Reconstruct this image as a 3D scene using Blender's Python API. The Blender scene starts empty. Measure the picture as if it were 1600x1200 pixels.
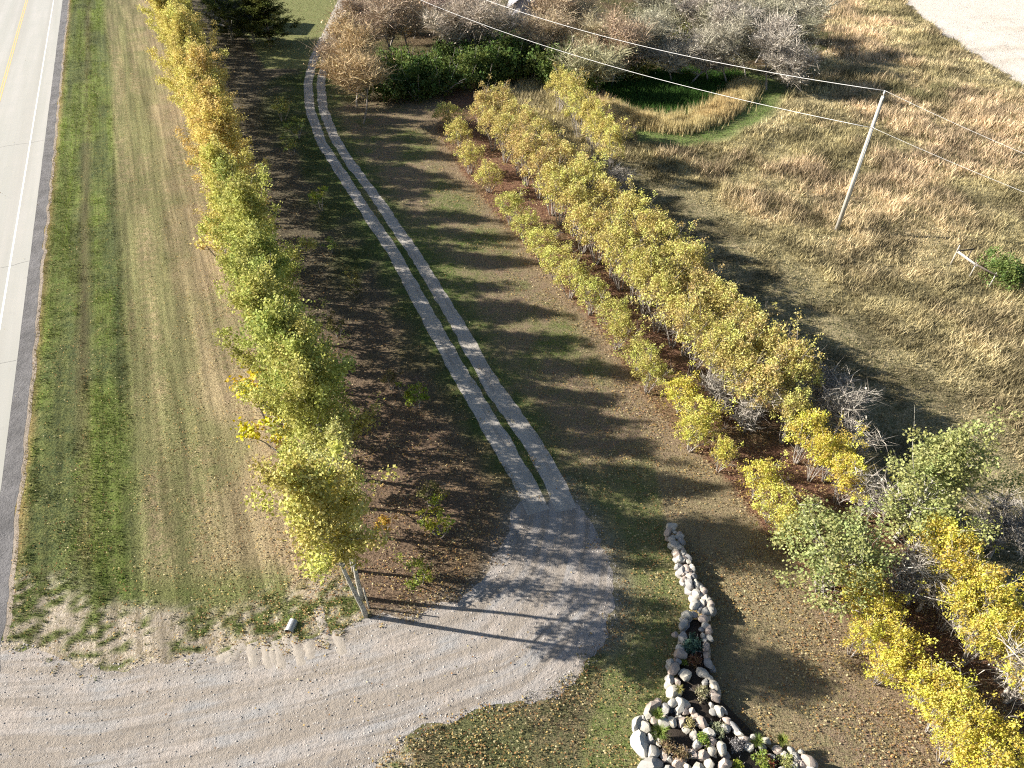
import bpy, bmesh, math, random
import numpy as np
from mathutils import Vector, Matrix
from mathutils.geometry import delaunay_2d_cdt

# ------------------------------------------------------------------ camera, sky, sun, exposure
SC = bpy.context.scene
COL = SC.collection
CAM_H, PITCH, FPX = 27.0, math.radians(41.0), 1109.0
cam = bpy.data.cameras.new('camera')
cam.sensor_width = 36.0
cam.lens = FPX / 1600.0 * 36.0
cam.clip_start, cam.clip_end = 0.5, 6000.0
camo = bpy.data.objects.new('camera', cam)
camo.location = (0, 0, CAM_H)
camo.rotation_euler = (math.pi / 2 - PITCH, 0, 0)
COL.objects.link(camo)
SC.camera = camo

SUN_EL, SUN_SHADOW_AZ = math.radians(26.0), math.radians(-8.0)   # shadows run towards +x, a little towards the camera
sd = Vector((-math.cos(SUN_SHADOW_AZ) * math.cos(SUN_EL), -math.sin(SUN_SHADOW_AZ) * math.cos(SUN_EL), math.sin(SUN_EL)))
w = bpy.data.worlds.new('World')
SC.world = w
w.use_nodes = True
nt = w.node_tree
bg = nt.nodes['Background']
sky = nt.nodes.new('ShaderNodeTexSky')
sky.sky_type = 'NISHITA'
sky.sun_disc = False
sky.sun_elevation = SUN_EL
sky.sun_rotation = math.atan2(sd.x, sd.y)
sky.air_density, sky.dust_density = 1.0, 1.0
nt.links.new(sky.outputs[0], bg.inputs[0])
bg.inputs[1].default_value = 0.05
sl = bpy.data.lights.new('sun', 'SUN')
sl.energy = 5.0
sl.angle = math.radians(0.55)
sl.color = (1.0, 0.93, 0.82)
so = bpy.data.objects.new('sun', sl)
so.rotation_euler = sd.to_track_quat('Z', 'Y').to_euler()
so.location = (-60, 20, 60)
COL.objects.link(so)
SC.view_settings.view_transform = 'Standard'
SC.view_settings.look = 'None'
SC.view_settings.gamma = 1.0
SC.view_settings.use_curve_mapping = False
SC.view_settings.exposure = 1.5
SC.render.engine = 'CYCLES'
SC.cycles.max_bounces = 5
SC.cycles.diffuse_bounces = 3
SC.cycles.transmission_bounces = 3
SC.cycles.use_denoising = False
SC.cycles.filter_width = 1.15

random.seed(7)
RNG = np.random.default_rng(11)
SP, CP = math.sin(PITCH), math.cos(PITCH)


def P(x, y, z=0.0):
    """world point at height z seen at photo pixel x, y"""
    u, v = (x - 800.0) / FPX, (600.0 - y) / FPX
    t = (CAM_H - z) / (SP - v * CP)
    return np.array((u * t, (CP + v * SP) * t, z))


def PL(pts, z=0.0):
    return np.array([P(x, y, z)[:2] for x, y in pts])


# ------------------------------------------------------------------ numpy noise and distances
def vnoise(x, y, seed=0):
    xi, yi = np.floor(x), np.floor(y)
    fx, fy = x - xi, y - yi
    fx, fy = fx * fx * (3 - 2 * fx), fy * fy * (3 - 2 * fy)

    def h(a, b):
        n = (a.astype(np.int64) * 374761393 + b.astype(np.int64) * 668265263 + seed * 982451653) & 0x7fffffff
        n = ((n ^ (n >> 13)) * 1274126177) & 0x7fffffff
        return ((n ^ (n >> 16)) & 0xffff) / 65535.0
    return (h(xi, yi) * (1 - fx) + h(xi + 1, yi) * fx) * (1 - fy) + (h(xi, yi + 1) * (1 - fx) + h(xi + 1, yi + 1) * fx) * fy


def fbm(x, y, s, seed=0, o=3):
    a, t, f = 0.0, 0.0, 1.0 / s
    g = 1.0
    for k in range(o):
        a = a + g * vnoise(x * f + 17.3 * k, y * f + 9.1 * k, seed + k)
        t += g
        f *= 2.1
        g *= 0.55
    return a / t


def sstep(a, b, x):
    t = np.clip((x - a) / (b - a), 0, 1)
    return t * t * (3 - 2 * t)


def dist_pl(x, y, pl, want_side=False):
    """distance to a polyline, arc length of the nearest point, side"""
    best = np.full(x.shape, 1e9)
    arc = np.zeros(x.shape)
    side = np.zeros(x.shape)
    acc = 0.0
    for (ax, ay), (bx, by) in zip(pl[:-1], pl[1:]):
        dx, dy = bx - ax, by - ay
        L2 = dx * dx + dy * dy
        t = np.clip(((x - ax) * dx + (y - ay) * dy) / L2, 0, 1)
        d = np.hypot(x - ax - t * dx, y - ay - t * dy)
        m = d < best
        best = np.where(m, d, best)
        arc = np.where(m, acc + t * math.sqrt(L2), arc)
        side = np.where(m, np.sign(dx * (y - ay) - dy * (x - ax)), side)
        acc += math.sqrt(L2)
    return best, arc, side


def in_poly(x, y, poly):
    r = np.zeros(x.shape, bool)
    n = len(poly)
    for i in range(n):
        ax, ay = poly[i]
        bx, by = poly[(i + 1) % n]
        if ay == by:
            continue
        c = ((ay > y) != (by > y)) & (x < (bx - ax) * (y - ay) / (by - ay) + ax)
        r ^= c
    return r


def sd_poly(x, y, poly):
    """signed distance, negative inside"""
    d, _, _ = dist_pl(x, y, np.vstack([poly, poly[:1]]))
    return np.where(in_poly(x, y, poly), -d, d)


# ------------------------------------------------------------------ object helpers
def tag(o, label=None, cat=None, group=None, kind=None):
    if label: o['label'] = label
    if cat: o['category'] = cat
    if group: o['group'] = group
    if kind: o['kind'] = kind
    return o


def thing(name, label, cat, loc=(0, 0, 0), rz=0.0, group=None):
    o = bpy.data.objects.new(name, None)
    o.empty_display_size = 0.3
    o.location = loc
    o.rotation_euler = (0, 0, rz)
    COL.objects.link(o)
    return tag(o, label, cat, group)


def mesh_np(name, verts, faces, mat=None, smooth=False, attrs=None):
    """verts (n,3); faces: array (m,k) of one size, or a list of such arrays"""
    if not isinstance(faces, list):
        faces = [faces]
    faces = [np.asarray(f, dtype=np.int32) for f in faces if len(f)]
    me = bpy.data.meshes.new(name)
    me.vertices.add(len(verts))
    me.vertices.foreach_set('co', np.asarray(verts, dtype=np.float32).ravel())
    loops = np.concatenate([f.ravel() for f in faces])
    sizes = np.concatenate([np.full(len(f), f.shape[1], np.int32) for f in faces])
    starts = np.concatenate([[0], np.cumsum(sizes)[:-1]]).astype(np.int32)
    me.loops.add(len(loops))
    me.loops.foreach_set('vertex_index', loops)
    me.polygons.add(len(sizes))
    me.polygons.foreach_set('loop_start', starts)
    me.polygons.foreach_set('loop_total', sizes)
    if smooth:
        me.polygons.foreach_set('use_smooth', np.ones(len(sizes), bool))
    for k, (typ, dom, arr) in (attrs or {}).items():
        a = me.attributes.new(k, typ, dom)
        arr = np.asarray(arr, dtype=np.float32)
        if typ == 'FLOAT_COLOR':
            if arr.shape[1] == 3:
                arr = np.hstack([arr, np.ones((len(arr), 1), np.float32)])
            a.data.foreach_set('color', arr.ravel())
        else:
            a.data.foreach_set('value', arr.ravel())
    me.update()
    me.validate()
    if mat: me.materials.append(mat)
    return me


def obj(name, me, parent=None, loc=None):
    o = bpy.data.objects.new(name, me)
    COL.objects.link(o)
    if parent: o.parent = parent
    if loc is not None: o.location = loc
    return o


class MB:
    """collects tubes and boxes into one mesh"""
    def __init__(s):
        s.v, s.f4, s.f3, s.n = [], [], [], 0

    def add(s, v, f4=None, f3=None):
        v = np.asarray(v, float)
        s.v.append(v)
        if f4 is not None and len(f4): s.f4.append(np.asarray(f4) + s.n)
        if f3 is not None and len(f3): s.f3.append(np.asarray(f3) + s.n)
        s.n += len(v)

    def tube(s, pts, rad, k=6, cap=True):
        pts = np.asarray(pts, float)
        n = len(pts)
        rad = np.broadcast_to(np.asarray(rad, float), (n,))
        tan = np.gradient(pts, axis=0)
        tan /= np.linalg.norm(tan, axis=1)[:, None] + 1e-9
        ref = np.array((0, 0, 1.0)) if abs(tan[0, 2]) < 0.9 else np.array((1.0, 0, 0))
        a = np.cross(tan, ref)
        a /= np.linalg.norm(a, axis=1)[:, None] + 1e-9
        b = np.cross(tan, a)
        th = np.arange(k) * 2 * math.pi / k
        ring = a[:, None, :] * np.cos(th)[None, :, None] + b[:, None, :] * np.sin(th)[None, :, None]
        v = (pts[:, None, :] + ring * rad[:, None, None]).reshape(-1, 3)
        i = np.arange(n - 1)[:, None] * k
        j = np.arange(k)[None, :]
        jn = (j + 1) % k
        f = np.stack([i + j, i + jn, i + k + jn, i + k + j], -1).reshape(-1, 4)
        f3 = []
        if cap:
            c0, c1 = len(v), len(v) + 1
            v = np.vstack([v, pts[0], pts[-1]])
            for q in range(k):
                f3.append((c0, (q + 1) % k, q))
                f3.append((c1, (n - 1) * k + q, (n - 1) * k + (q + 1) % k))
        s.add(v, f, f3)

    def box(s, c, size, rz=0.0, rot=None):
        h = np.array(size) / 2
        v = np.array([(x, y, z) for x in (-1, 1) for y in (-1, 1) for z in (-1, 1)]) * h
        m = np.array(rot if rot is not None else Matrix.Rotation(rz, 3, 'Z'))
        v = v @ m.T + np.array(c)
        s.add(v, [(0, 1, 3, 2), (4, 6, 7, 5), (0, 4, 5, 1), (2, 3, 7, 6), (0, 2, 6, 4), (1, 5, 7, 3)])

    def mesh(s, name, mat, smooth=True):
        fs = []
        if s.f4: fs.append(np.vstack(s.f4))
        if s.f3: fs.append(np.vstack(s.f3))
        return mesh_np(name, np.vstack(s.v), fs, mat, smooth)


# ------------------------------------------------------------------ material helpers
class NT:
    def __init__(s, name):
        s.m = bpy.data.materials.new(name)
        s.m.use_nodes = True
        s.t = s.m.node_tree
        s.b = s.t.nodes['Principled BSDF']
        s.out = s.t.nodes['Material Output']
        s.b.inputs['Roughness'].default_value = 0.9
        s.b.inputs['Specular IOR Level'].default_value = 0.25

    def n(s, typ, **kw):
        nd = s.t.nodes.new(typ)
        for k, v in kw.items():
            setattr(nd, k, v)
        return nd

    def l(s, a, b):
        s.t.links.new(a, b)

    def attr(s, name):
        return s.n('ShaderNodeAttribute', attribute_name=name)

    def noise(s, vec, scale, detail=4, rough=0.55):
        nd = s.n('ShaderNodeTexNoise')
        nd.inputs['Scale'].default_value = scale
        nd.inputs['Detail'].default_value = detail
        nd.inputs['Roughness'].default_value = rough
        if vec is not None: s.l(vec, nd.inputs['Vector'])
        return nd.outputs['Fac']

    def ramp(s, fac, a, b, lo=0.0, hi=1.0):
        nd = s.n('ShaderNodeMapRange')
        nd.inputs['From Min'].default_value, nd.inputs['From Max'].default_value = a, b
        nd.inputs['To Min'].default_value, nd.inputs['To Max'].default_value = lo, hi
        s.l(fac, nd.inputs['Value'])
        return nd.outputs[0]

    def mix(s, fac, a, b, blend='MIX'):
        nd = s.n('ShaderNodeMix', data_type='RGBA', blend_type=blend)
        for v, i in ((fac, 0), (a, 6), (b, 7)):
            if isinstance(v, bpy.types.NodeSocket): s.l(v, nd.inputs[i])
            elif i == 0: nd.inputs[0].default_value = v
            else: nd.inputs[i].default_value = (*v, 1)
        return nd.outputs[2]

    def math(s, op, a, b=0.0):
        nd = s.n('ShaderNodeMath', operation=op)
        for v, i in ((a, 0), (b, 1)):
            if isinstance(v, bpy.types.NodeSocket): s.l(v, nd.inputs[i])
            else: nd.inputs[i].default_value = v
        return nd.outputs[0]

    def pos(s):
        return s.n('ShaderNodeNewGeometry').outputs['Position']

    def objco(s):
        return s.n('ShaderNodeTexCoord').outputs['Object']

    def bump(s, h, strength, dist):
        nd = s.n('ShaderNodeBump')
        nd.inputs['Strength'].default_value = strength
        nd.inputs['Distance'].default_value = dist
        s.l(h, nd.inputs['Height'])
        s.l(nd.outputs[0], s.b.inputs['Normal'])

    def base(s, c):
        if isinstance(c, bpy.types.NodeSocket): s.l(c, s.b.inputs['Base Color'])
        else: s.b.inputs['Base Color'].default_value = (*c, 1)
        return s


def scaled(n, vec, sx, sy, sz=1.0):
    m = n.n('ShaderNodeMapping')
    m.inputs['Scale'].default_value = (sx, sy, sz)
    n.l(vec, m.inputs['Vector'])
    return m.outputs[0]


def mat_plain(name, c, c2=None, scale=6.0, rough=0.85, bump=0.0, spec=0.25, metal=0.0):
    n = NT(name)
    p = n.objco()
    f = n.noise(p, scale, 5, 0.6)
    c2 = c2 or tuple(v * 0.7 for v in c)
    n.base(n.mix(n.ramp(f, 0.3, 0.7), c2, c))
    n.b.inputs['Roughness'].default_value = rough
    n.b.inputs['Specular IOR Level'].default_value = spec
    n.b.inputs['Metallic'].default_value = metal
    if bump: n.bump(n.noise(p, scale * 4, 4, 0.6), bump, 0.05)
    return n.m


def mat_leaf(name, transl=0.35, jitter=1.0):
    """leaf colour is the object's own colour, varied per leaf and per clump"""
    n = NT(name)
    oi = n.n('ShaderNodeObjectInfo').outputs['Color']
    r, c = n.attr('rnd').outputs['Fac'], n.attr('clump').outputs['Fac']
    hs = n.n('ShaderNodeHueSaturation')
    n.l(n.ramp(c, 0, 1, 0.5 - 0.032 * jitter, 0.5 + 0.03 * jitter), hs.inputs['Hue'])
    n.l(n.ramp(n.math('ADD', n.math('MULTIPLY', r, 0.7), n.math('MULTIPLY', c, 0.3)), 0, 1, 0.42, 1.5), hs.inputs['Value'])
    n.l(n.ramp(r, 0, 1, 1.08, 0.86), hs.inputs['Saturation'])
    n.l(oi, hs.inputs['Color'])
    d = n.n('ShaderNodeBsdfDiffuse')
    t = n.n('ShaderNodeBsdfTranslucent')
    n.l(hs.outputs[0], d.inputs['Color'])
    n.l(hs.outputs[0], t.inputs['Color'])
    mx = n.n('ShaderNodeMixShader')
    mx.inputs[0].default_value = transl
    n.l(d.outputs[0], mx.inputs[1])
    n.l(t.outputs[0], mx.inputs[2])
    n.l(mx.outputs[0], n.out.inputs['Surface'])
    return n.m


def mat_vcol(name, attr='col', transl=0.25):
    n = NT(name)
    a = n.attr(attr).outputs['Color']
    d = n.n('ShaderNodeBsdfDiffuse')
    t = n.n('ShaderNodeBsdfTranslucent')
    n.l(a, d.inputs['Color'])
    n.l(a, t.inputs['Color'])
    mx = n.n('ShaderNodeMixShader')
    mx.inputs[0].default_value = transl
    n.l(d.outputs[0], mx.inputs[1])
    n.l(t.outputs[0], mx.inputs[2])
    n.l(mx.outputs[0], n.out.inputs['Surface'])
    return n.m


def mat_bark(name, pale, dark, thr=0.6):
    n = NT(name)
    p = n.objco()
    f = n.noise(scaled(n, p, 6, 6, 9), 1.6, 4, 0.6)
    g = n.noise(p, 1.3, 3)
    c = n.mix(n.ramp(f, thr - 0.06, thr + 0.06), pale, dark)
    n.base(n.mix(n.ramp(g, 0.35, 0.75, 0, 0.5), c, tuple(v * 0.6 for v in pale)))
    return n.m


M_LEAF = mat_leaf('leaf')
M_ASPEN_BARK = mat_bark('aspen_bark', (0.46, 0.44, 0.38), (0.07, 0.06, 0.05), 00.56)
M_GREY_BARK = mat_bark('grey_bark', (0.36, 0.33, 0.30), (0.16, 0.13, 0.11), 0.55)
M_DARK_BARK = mat_bark('dark_bark', (0.12, 0.095, 0.075), (0.05, 0.04, 0.035), 0.5)
M_TWIG = mat_leaf('twig', 0.0, 0.5)
M_GRASS = mat_vcol('grass_blades')

# ------------------------------------------------------------------ plan of the place (world metres, from the photo's ground points)
ROAD_A, ROAD_B = P(97, 7)[:2], P(22, 600)[:2]                 # asphalt edge
RD = (ROAD_A - ROAD_B) / np.linalg.norm(ROAD_A - ROAD_B)      # direction away from the camera
RN = np.array((RD[1], -RD[0]))                                # to the right of the road
T0 = P(572, 962)[:2]                                          # nearest aspen


def road_d(x, y):
    return (x - ROAD_B[0]) * RN[0] + (y - ROAD_B[1]) * RN[1]


def road_s(x, y):
    return (x - ROAD_B[0]) * RD[0] + (y - ROAD_B[1]) * RD[1]


TD = np.array((-0.405, 0.914)); TD /= np.linalg.norm(TD)      # the aspen row's direction
TN = np.array((TD[1], -TD[0]))


def row_d(x, y):
    return (x - T0[0]) * TN[0] + (y - T0[1]) * TN[1]


TRACK_L = PL([(505, 58), (490, 92), (481, 130), (484, 170), (502, 222), (528, 263), (562, 315), (618, 400), (672, 500), (728, 600), (788, 700), (818, 752), (842, 802)])
TRACK_R = PL([(518, 66), (508, 95), (501, 130), (505, 172), (524, 218), (550, 258), (592, 315), (650, 400), (711, 500), (767, 600), (838, 700), (866, 752), (888, 802)])
FARDRIVE = PL([(548, -40), (540, 0), (528, 25), (511, 62)])
MIDT = (TRACK_L + TRACK_R) / 2
DRIVE = np.vstack([FARDRIVE, MIDT[1:]])
GRAVEL = PL([(-60, 1005), (60, 1018), (150, 1046), (260, 1034), (400, 1018), (480, 1008), (540, 985), (580, 968), (650, 962), (715, 935), (765, 892),
             (790, 845), (798, 815), (808, 775), (828, 782), (849, 800), (862, 782), (880, 762), (902, 780), (930, 815), (950, 860), (960, 905), (961, 945), (948, 985), (930, 1020),
             (905, 1055), (870, 1085), (830, 1092), (770, 1102), (700, 1122), (640, 1152), (590, 1190), (560, 1225), (500, 1275), (-120, 1275), (-120, 1100)])
LANE = PL([(-120, 1150), (150, 1130), (400, 1080), (600, 1030), (760, 980), (840, 900), (856, 820), (856, 780)])
STUBBLE = PL([(1405, -8), (1435, 22), (1462, 45), (1500, 72), (1545, 102), (1600, 138), (1700, 200), (1900, 200), (1900, -60), (1400, -60)])
REEDS = PL([(930, 158), (955, 176), (985, 190), (1020, 196), (1055, 199), (1092, 192), (1125, 176), (1148, 155), (1168, 132)])
POND = PL([(935, 140), (960, 165), (990, 180), (1025, 186), (1060, 188), (1095, 178), (1125, 160), (1150, 138), (1170, 118), (1080, 108), (980, 115)])
RINGTRK = PL([(1215, 158), (1290, 152), (1370, 150), (1430, 138), (1447, 122), (1420, 108), (1370, 100), (1310, 103)])
ROWA = PL([(690, 205), (725, 265), (790, 345), (870, 430), (950, 520), (1010, 610), (1080, 690), (1150, 750), (1215, 840), (1310, 935), (1390, 1035), (1480, 1130), (1570, 1220)])
ROWB = PL([(760, 185), (830, 262), (900, 335), (985, 420), (1060, 500), (1130, 570), (1200, 640), (1280, 720), (1390, 850), (1480, 930), (1560, 1010), (1640, 1100)])
GROVE = PL([(505, 70), (560, 140), (700, 140), (850, 118), (960, 130), (1060, 112), (1180, 108), (1290, 95), (1290, -60), (545, -60)])
ROCKLINE = PL([(1046, 835), (1062, 890), (1085, 940), (1085, 1000), (1080, 1060), (1075, 1110), (1060, 1160), (1060, 1215)])
SHED_PX = (822, 46)


def xat(pl, y):
    o = np.argsort(pl[:, 1])
    return np.interp(y, pl[o, 1], pl[o, 0])


def lerpc(a, b, t):
    a = np.asarray(a, float); b = np.asarray(b, float)
    if a.ndim == 1: a = a[None, :]
    if b.ndim == 1: b = b[None, :]
    return a * (1 - t[:, None]) + b * t[:, None]


# own colours of the ground cover (albedo)
C_GREEN, C_GREEN2 = (0.10, 0.14, 0.034), (0.15, 0.165, 0.055)
C_DKGREEN, C_TAN, C_TAN2 = (0.058, 0.080, 0.032), (0.30, 0.240, 0.140), (0.22, 0.190, 0.095)
C_OLIVE, C_LITTER, C_LITTER2 = (0.205, 0.178, 0.098), (0.125, 0.090, 0.064), (0.25, 0.19, 0.13)
C_STRAW, C_PINK, C_MEADOW = (0.60, 0.51, 0.31), (0.60, 0.46, 0.31), (0.335, 0.29, 0.16)
C_DIRT = (0.38, 0.33, 0.27)


def cover(x, y):
    """ground cover at world points: colours a, b (speckled together), blade height and density"""
    n = len(x)
    big, mid, fine = fbm(x, y, 9.0, 3), fbm(x, y, 3.0, 21), fbm(x, y, 0.9, 33, 2)
    dR, dT, sR = road_d(x, y), row_d(x, y), road_s(x, y)
    xm, xa, xb = xat(DRIVE, y), xat(ROWA, y), xat(ROWB, y)
    a = np.tile(np.array(C_MEADOW), (n, 1))
    b = np.tile(np.array(C_OLIVE), (n, 1))
    h = np.full(n, 0.30)
    dens = np.full(n, 1.0)
    meadow = (x > xb + 1.0)
    # ---- meadow: bands of straw and pinkish brome, olive hollows; short mown strip beside the tree rows
    pk = sstep(0.46, 0.62, fbm(x, y * 1.3, 14.0, 5) * 0.8 + mid * 0.25)
    st = sstep(0.48, 0.62, fbm(x + 40, y * 1.6, 8.0, 8))
    ol = sstep(0.42, 0.62, fbm(x - 20, y * 1.5, 5.0, 13))
    far = sstep(44, 62, y)
    a = lerpc(a, C_STRAW, st * (0.25 + 0.5 * far))
    a = lerpc(a, C_PINK, pk * (0.3 + 0.6 * far))
    b = lerpc(b, (0.12, 0.105, 0.05), ol * 0.7)
    h = 0.22 + 0.28 * sstep(0.35, 0.7, mid) * (0.6 + 0.6 * far) + 0.12 * pk * far
    mow = meadow * (1 - sstep(9.0, 13.0, x - xb + 3 * (mid - 0.5)))
    mow *= 1 - sstep(58, 66, y)
    a = lerpc(a, (0.27, 0.225, 0.135), mow)
    b = lerpc(b, (0.12, 0.115, 0.058), mow)
    h = h * (1 - 0.66 * mow)
    mot = 0.66 + 0.62 * sstep(.34, .64, fbm(x, y * 1.4, 2.6, 15, 3))
    a = a * mot[:, None]; b = b * mot[:, None]
    # green streak patches at the meadow's wet edge, behind
    wet = np.exp(-((y - 80) / 4.0) ** 2) * sstep(28, 40, x) * sstep(0.4, 0.6, mid)
    a = lerpc(a, (0.07, 0.11, 0.03), wet * 0.7)
    rt, _, _ = dist_pl(x, y, RINGTRK)
    rk = np.exp(-((rt - 0.5) / 0.35) ** 2)
    a = lerpc(a, (0.33, 0.27, 0.15), rk * 0.8); b = lerpc(b, (0.2, 0.17, 0.09), rk * 0.8)
    h *= 1 - 0.8 * rk
    # mown green crescent outside the reeds
    rd, _, _ = dist_pl(x, y, REEDS)
    inp = in_poly(x, y, POND)
    cres = np.where(inp, 0, 1) * (1 - sstep(3.6, 5.4, rd + 1.2 * (mid - .5))) * (x > 12)
    stripe = 0.5 + 0.5 * np.sin(rd * 7.0)
    a = lerpc(a, (0.15, 0.215, 0.06), cres); b = lerpc(b, (0.13, 0.15, 0.06), cres * (0.6 + 0.4 * stripe))
    h = np.where(cres > 0.4, 0.09, h)
    a = np.where(inp[:, None], np.array((0.045, 0.095, 0.025)), a)
    b = np.where(inp[:, None], np.array((0.07, 0.10, 0.03)), b)
    h = np.where(inp, 0.4, h)
    # lawn between the reed hollow and the rows
    back = sstep(62, 72, y) * (x < 14) * (x > xm)
    # ---- interior: between the driveway and row A
    it = (x <= xb + 1.0) & (dT > 0)
    u = np.clip((x - xm) / np.maximum(xa - xm, 1.0), 0, 1.4)
    gi = sstep(0.42, 0.60, big * 0.55 + mid * 0.45 - 0.18 * (u - 0.35) - 0.03)
    ai = lerpc(C_OLIVE, C_GREEN, gi)
    bi = lerpc((0.23, 0.165, 0.12), C_OLIVE, gi)
    edge = sstep(0.72, 1.0, u)
    ai = lerpc(ai, (0.225, 0.16, 0.10), edge * 0.85); bi = lerpc(bi, C_LITTER2, edge * 0.8)
    rk_d, _, _ = dist_pl(x, y, ROCKLINE)
    lawn = (1 - sstep(3.0, 6.5, rk_d + 2 * (mid - .5)))
    left = x < xat(ROCKLINE, y)
    ai = lerpc(ai, np.where(left[:, None], np.array((0.125, 0.155, 0.05)), np.array((0.235, 0.20, 0.115))), lawn * 0.85)
    bi = lerpc(bi, np.where(left[:, None], np.array((0.19, 0.18, 0.085)), np.array((0.25, 0.195, 0.12))), lawn * 0.85)
    # corridor between the rows: red brown litter
    co = (x > xa - 0.4)
    ai = np.where(co[:, None], lerpc((0.150, 0.078, 0.055), (0.165, 0.125, 0.07), sstep(0.45, 0.65, mid)), ai)
    bi = np.where(co[:, None], np.array((0.235, 0.145, 0.09))[None], bi)
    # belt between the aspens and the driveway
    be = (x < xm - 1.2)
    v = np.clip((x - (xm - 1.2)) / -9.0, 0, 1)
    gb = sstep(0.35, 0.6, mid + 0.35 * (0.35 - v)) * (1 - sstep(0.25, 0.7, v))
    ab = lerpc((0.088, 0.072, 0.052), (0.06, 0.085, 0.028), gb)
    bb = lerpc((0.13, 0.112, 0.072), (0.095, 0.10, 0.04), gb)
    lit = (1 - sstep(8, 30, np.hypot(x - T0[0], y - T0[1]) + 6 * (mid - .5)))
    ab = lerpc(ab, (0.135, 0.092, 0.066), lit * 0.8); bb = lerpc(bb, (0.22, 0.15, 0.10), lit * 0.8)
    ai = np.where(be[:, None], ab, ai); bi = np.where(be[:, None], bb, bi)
    # grass beside and between the wheel tracks
    dm, _, _ = dist_pl(x, y, MIDT)
    gm = (1 - sstep(1.0, 3.0, dm + 1.4 * (mid - .5))) * (0.45 + 0.55 * sstep(.35, .55, fine))
    ai = lerpc(ai, (0.065, 0.105, 0.028), gm); bi = lerpc(bi, (0.10, 0.115, 0.04), gm)
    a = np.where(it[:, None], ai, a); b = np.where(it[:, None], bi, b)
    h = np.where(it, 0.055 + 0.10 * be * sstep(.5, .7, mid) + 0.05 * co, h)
    # ---- grove floor and the lawns at the far end
    gr = sd_poly(x, y, GROVE) < 5 * (mid - 0.5)
    gl = sstep(0.45, 0.6, mid)
    a = np.where(gr[:, None], lerpc((0.13, 0.095, 0.06), (0.10, 0.11, 0.045), gl), a)
    b = np.where(gr[:, None], np.array((0.16, 0.125, 0.075)), b)
    h = np.where(gr, 0.2, h)
    fl = (y > 88) & (dT > 8) & (x < xm + 1.0)
    a = np.where(fl[:, None], np.array((0.175, 0.20, 0.075)), a); b = np.where(fl[:, None], np.array((0.20, 0.19, 0.085)), b)
    h = np.where(fl, 0.06, h)
    # ---- verge between the road and the aspens
    ve = (dT <= 0) & (dR > 0)
    wob = 0.5 * (fbm(sR, dR * 0 + 3, 12.0, 40) - 0.5)
    dd = dR + wob
    st1 = fbm(dR * 1.15, sR * 0.07, 1.0, 50, 2)            # mower and wheel streaks run along the road
    st2 = fbm(dR * 1.7, sR * 0.05, 1.0, 55)
    g = 1 - sstep(5.3, 6.6, dd + 1.6 * (st2 - 0.5))
    av = lerpc((0.215, 0.200, 0.095), C_TAN, sstep(.42, .58, st1 * 0.65 + mid * 0.35 + 0.022 * (dR - 9)))
    bv = lerpc((0.155, 0.160, 0.068), (0.31, 0.235, 0.15), sstep(8.5, 12.5, dR + 3 * (mid - .5)))
    ag = lerpc(C_DKGREEN, (0.135, 0.185, 0.040), sstep(.40, .56, st1 * .6 + mid * .4))
    bg_ = lerpc(C_GREEN2, (0.10, 0.09, 0.045), np.exp(-((dd - 3.6) / 0.5) ** 2) * 0.8)
    ag = lerpc(ag, (0.15, 0.105, 0.06), np.exp(-((dd - 3.7) / 0.35) ** 2) * 0.6 * sstep(.35, .55, st2))
    wt = np.exp(-((dd - 5.75) / 0.28) ** 2) * sstep(0.4, 0.55, fbm(dR * .2, sR * .1, 1.0, 61))
    ag = lerpc(ag, (0.035, 0.055, 0.02), wt * 0.9); bg_ = lerpc(bg_, (0.05, 0.06, 0.03), wt * 0.8)
    for c0 in (2.1, 2.75):
        k = np.exp(-((dd - c0) / 0.13) ** 2) * 0.6
        ag = lerpc(ag, (0.045, 0.06, 0.022), k)
    av = lerpc(av, ag, g); bv = lerpc(bv, bg_, g)
    k = np.exp(-((dd - 7.4) / 0.10) ** 2) * 0.7
    av = lerpc(av, (0.28, 0.235, 0.125), k); bv = lerpc(bv, (0.28, 0.235, 0.125), k)
    for c0 in (8.5, 9.6, 10.8):
        k = np.exp(-((dd - c0) / 0.16) ** 2) * 0.45
        av = lerpc(av, (0.125, 0.11, 0.055), k)
    ed = 1 - sstep(1.0, 1.45, dR + 0.25 * (fine - .5))
    av = lerpc(av, (0.30, 0.225, 0.10), ed); bv = lerpc(bv, (0.20, 0.17, 0.07), ed)
    yl = sstep(-2.2, -0.6, dT) * (0.6 + 0.4 * (mid > 0.45))
    av = lerpc(av, (0.27, 0.185, 0.115), yl * 0.7); bv = lerpc(bv, (0.33, 0.235, 0.135), yl * 0.7)
    # near end: bright green patch, then bare dirt with tufts before the gravel
    gp = sd_poly(x, y, GRAVEL)
    nearg = (1 - sstep(3.0, 5.0, gp)) * sstep(1.6, 2.4, gp) * (dR < 12.0)
    av = lerpc(av, (0.09, 0.135, 0.028), nearg * 0.7); bv = lerpc(bv, (0.12, 0.13, 0.045), nearg * 0.7)
    dirt = (1 - sstep(1.8, 3.8, gp + 2.6 * (mid - 0.5)))
    tuft = sstep(0.47, 0.57, 0.6 * vnoise(x / 0.24, y / 0.24, 71) + 0.4 * fbm(x, y, 1.6, 73, 2) - 0.07 * (1 - sstep(0.2, 1.2, gp)))
    av = lerpc(av, lerpc(C_DIRT, (0.13, 0.125, 0.055), tuft), dirt); bv = lerpc(bv, lerpc((0.26, 0.215, 0.15), C_GREEN, tuft), dirt)
    hv = 0.045 + 0.17 * g * sstep(.42, .6, st1 * .55 + fine * .45) * (0.5 + 0.5 * mid)
    hv = np.where(dirt > 0.5, 0.03 + 0.10 * tuft, hv)
    sk = 0.78 + 0.42 * sstep(.3, .7, fbm(dR * 1.3 + 9, sR * 0.08, 1.0, 58, 2))
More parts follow.
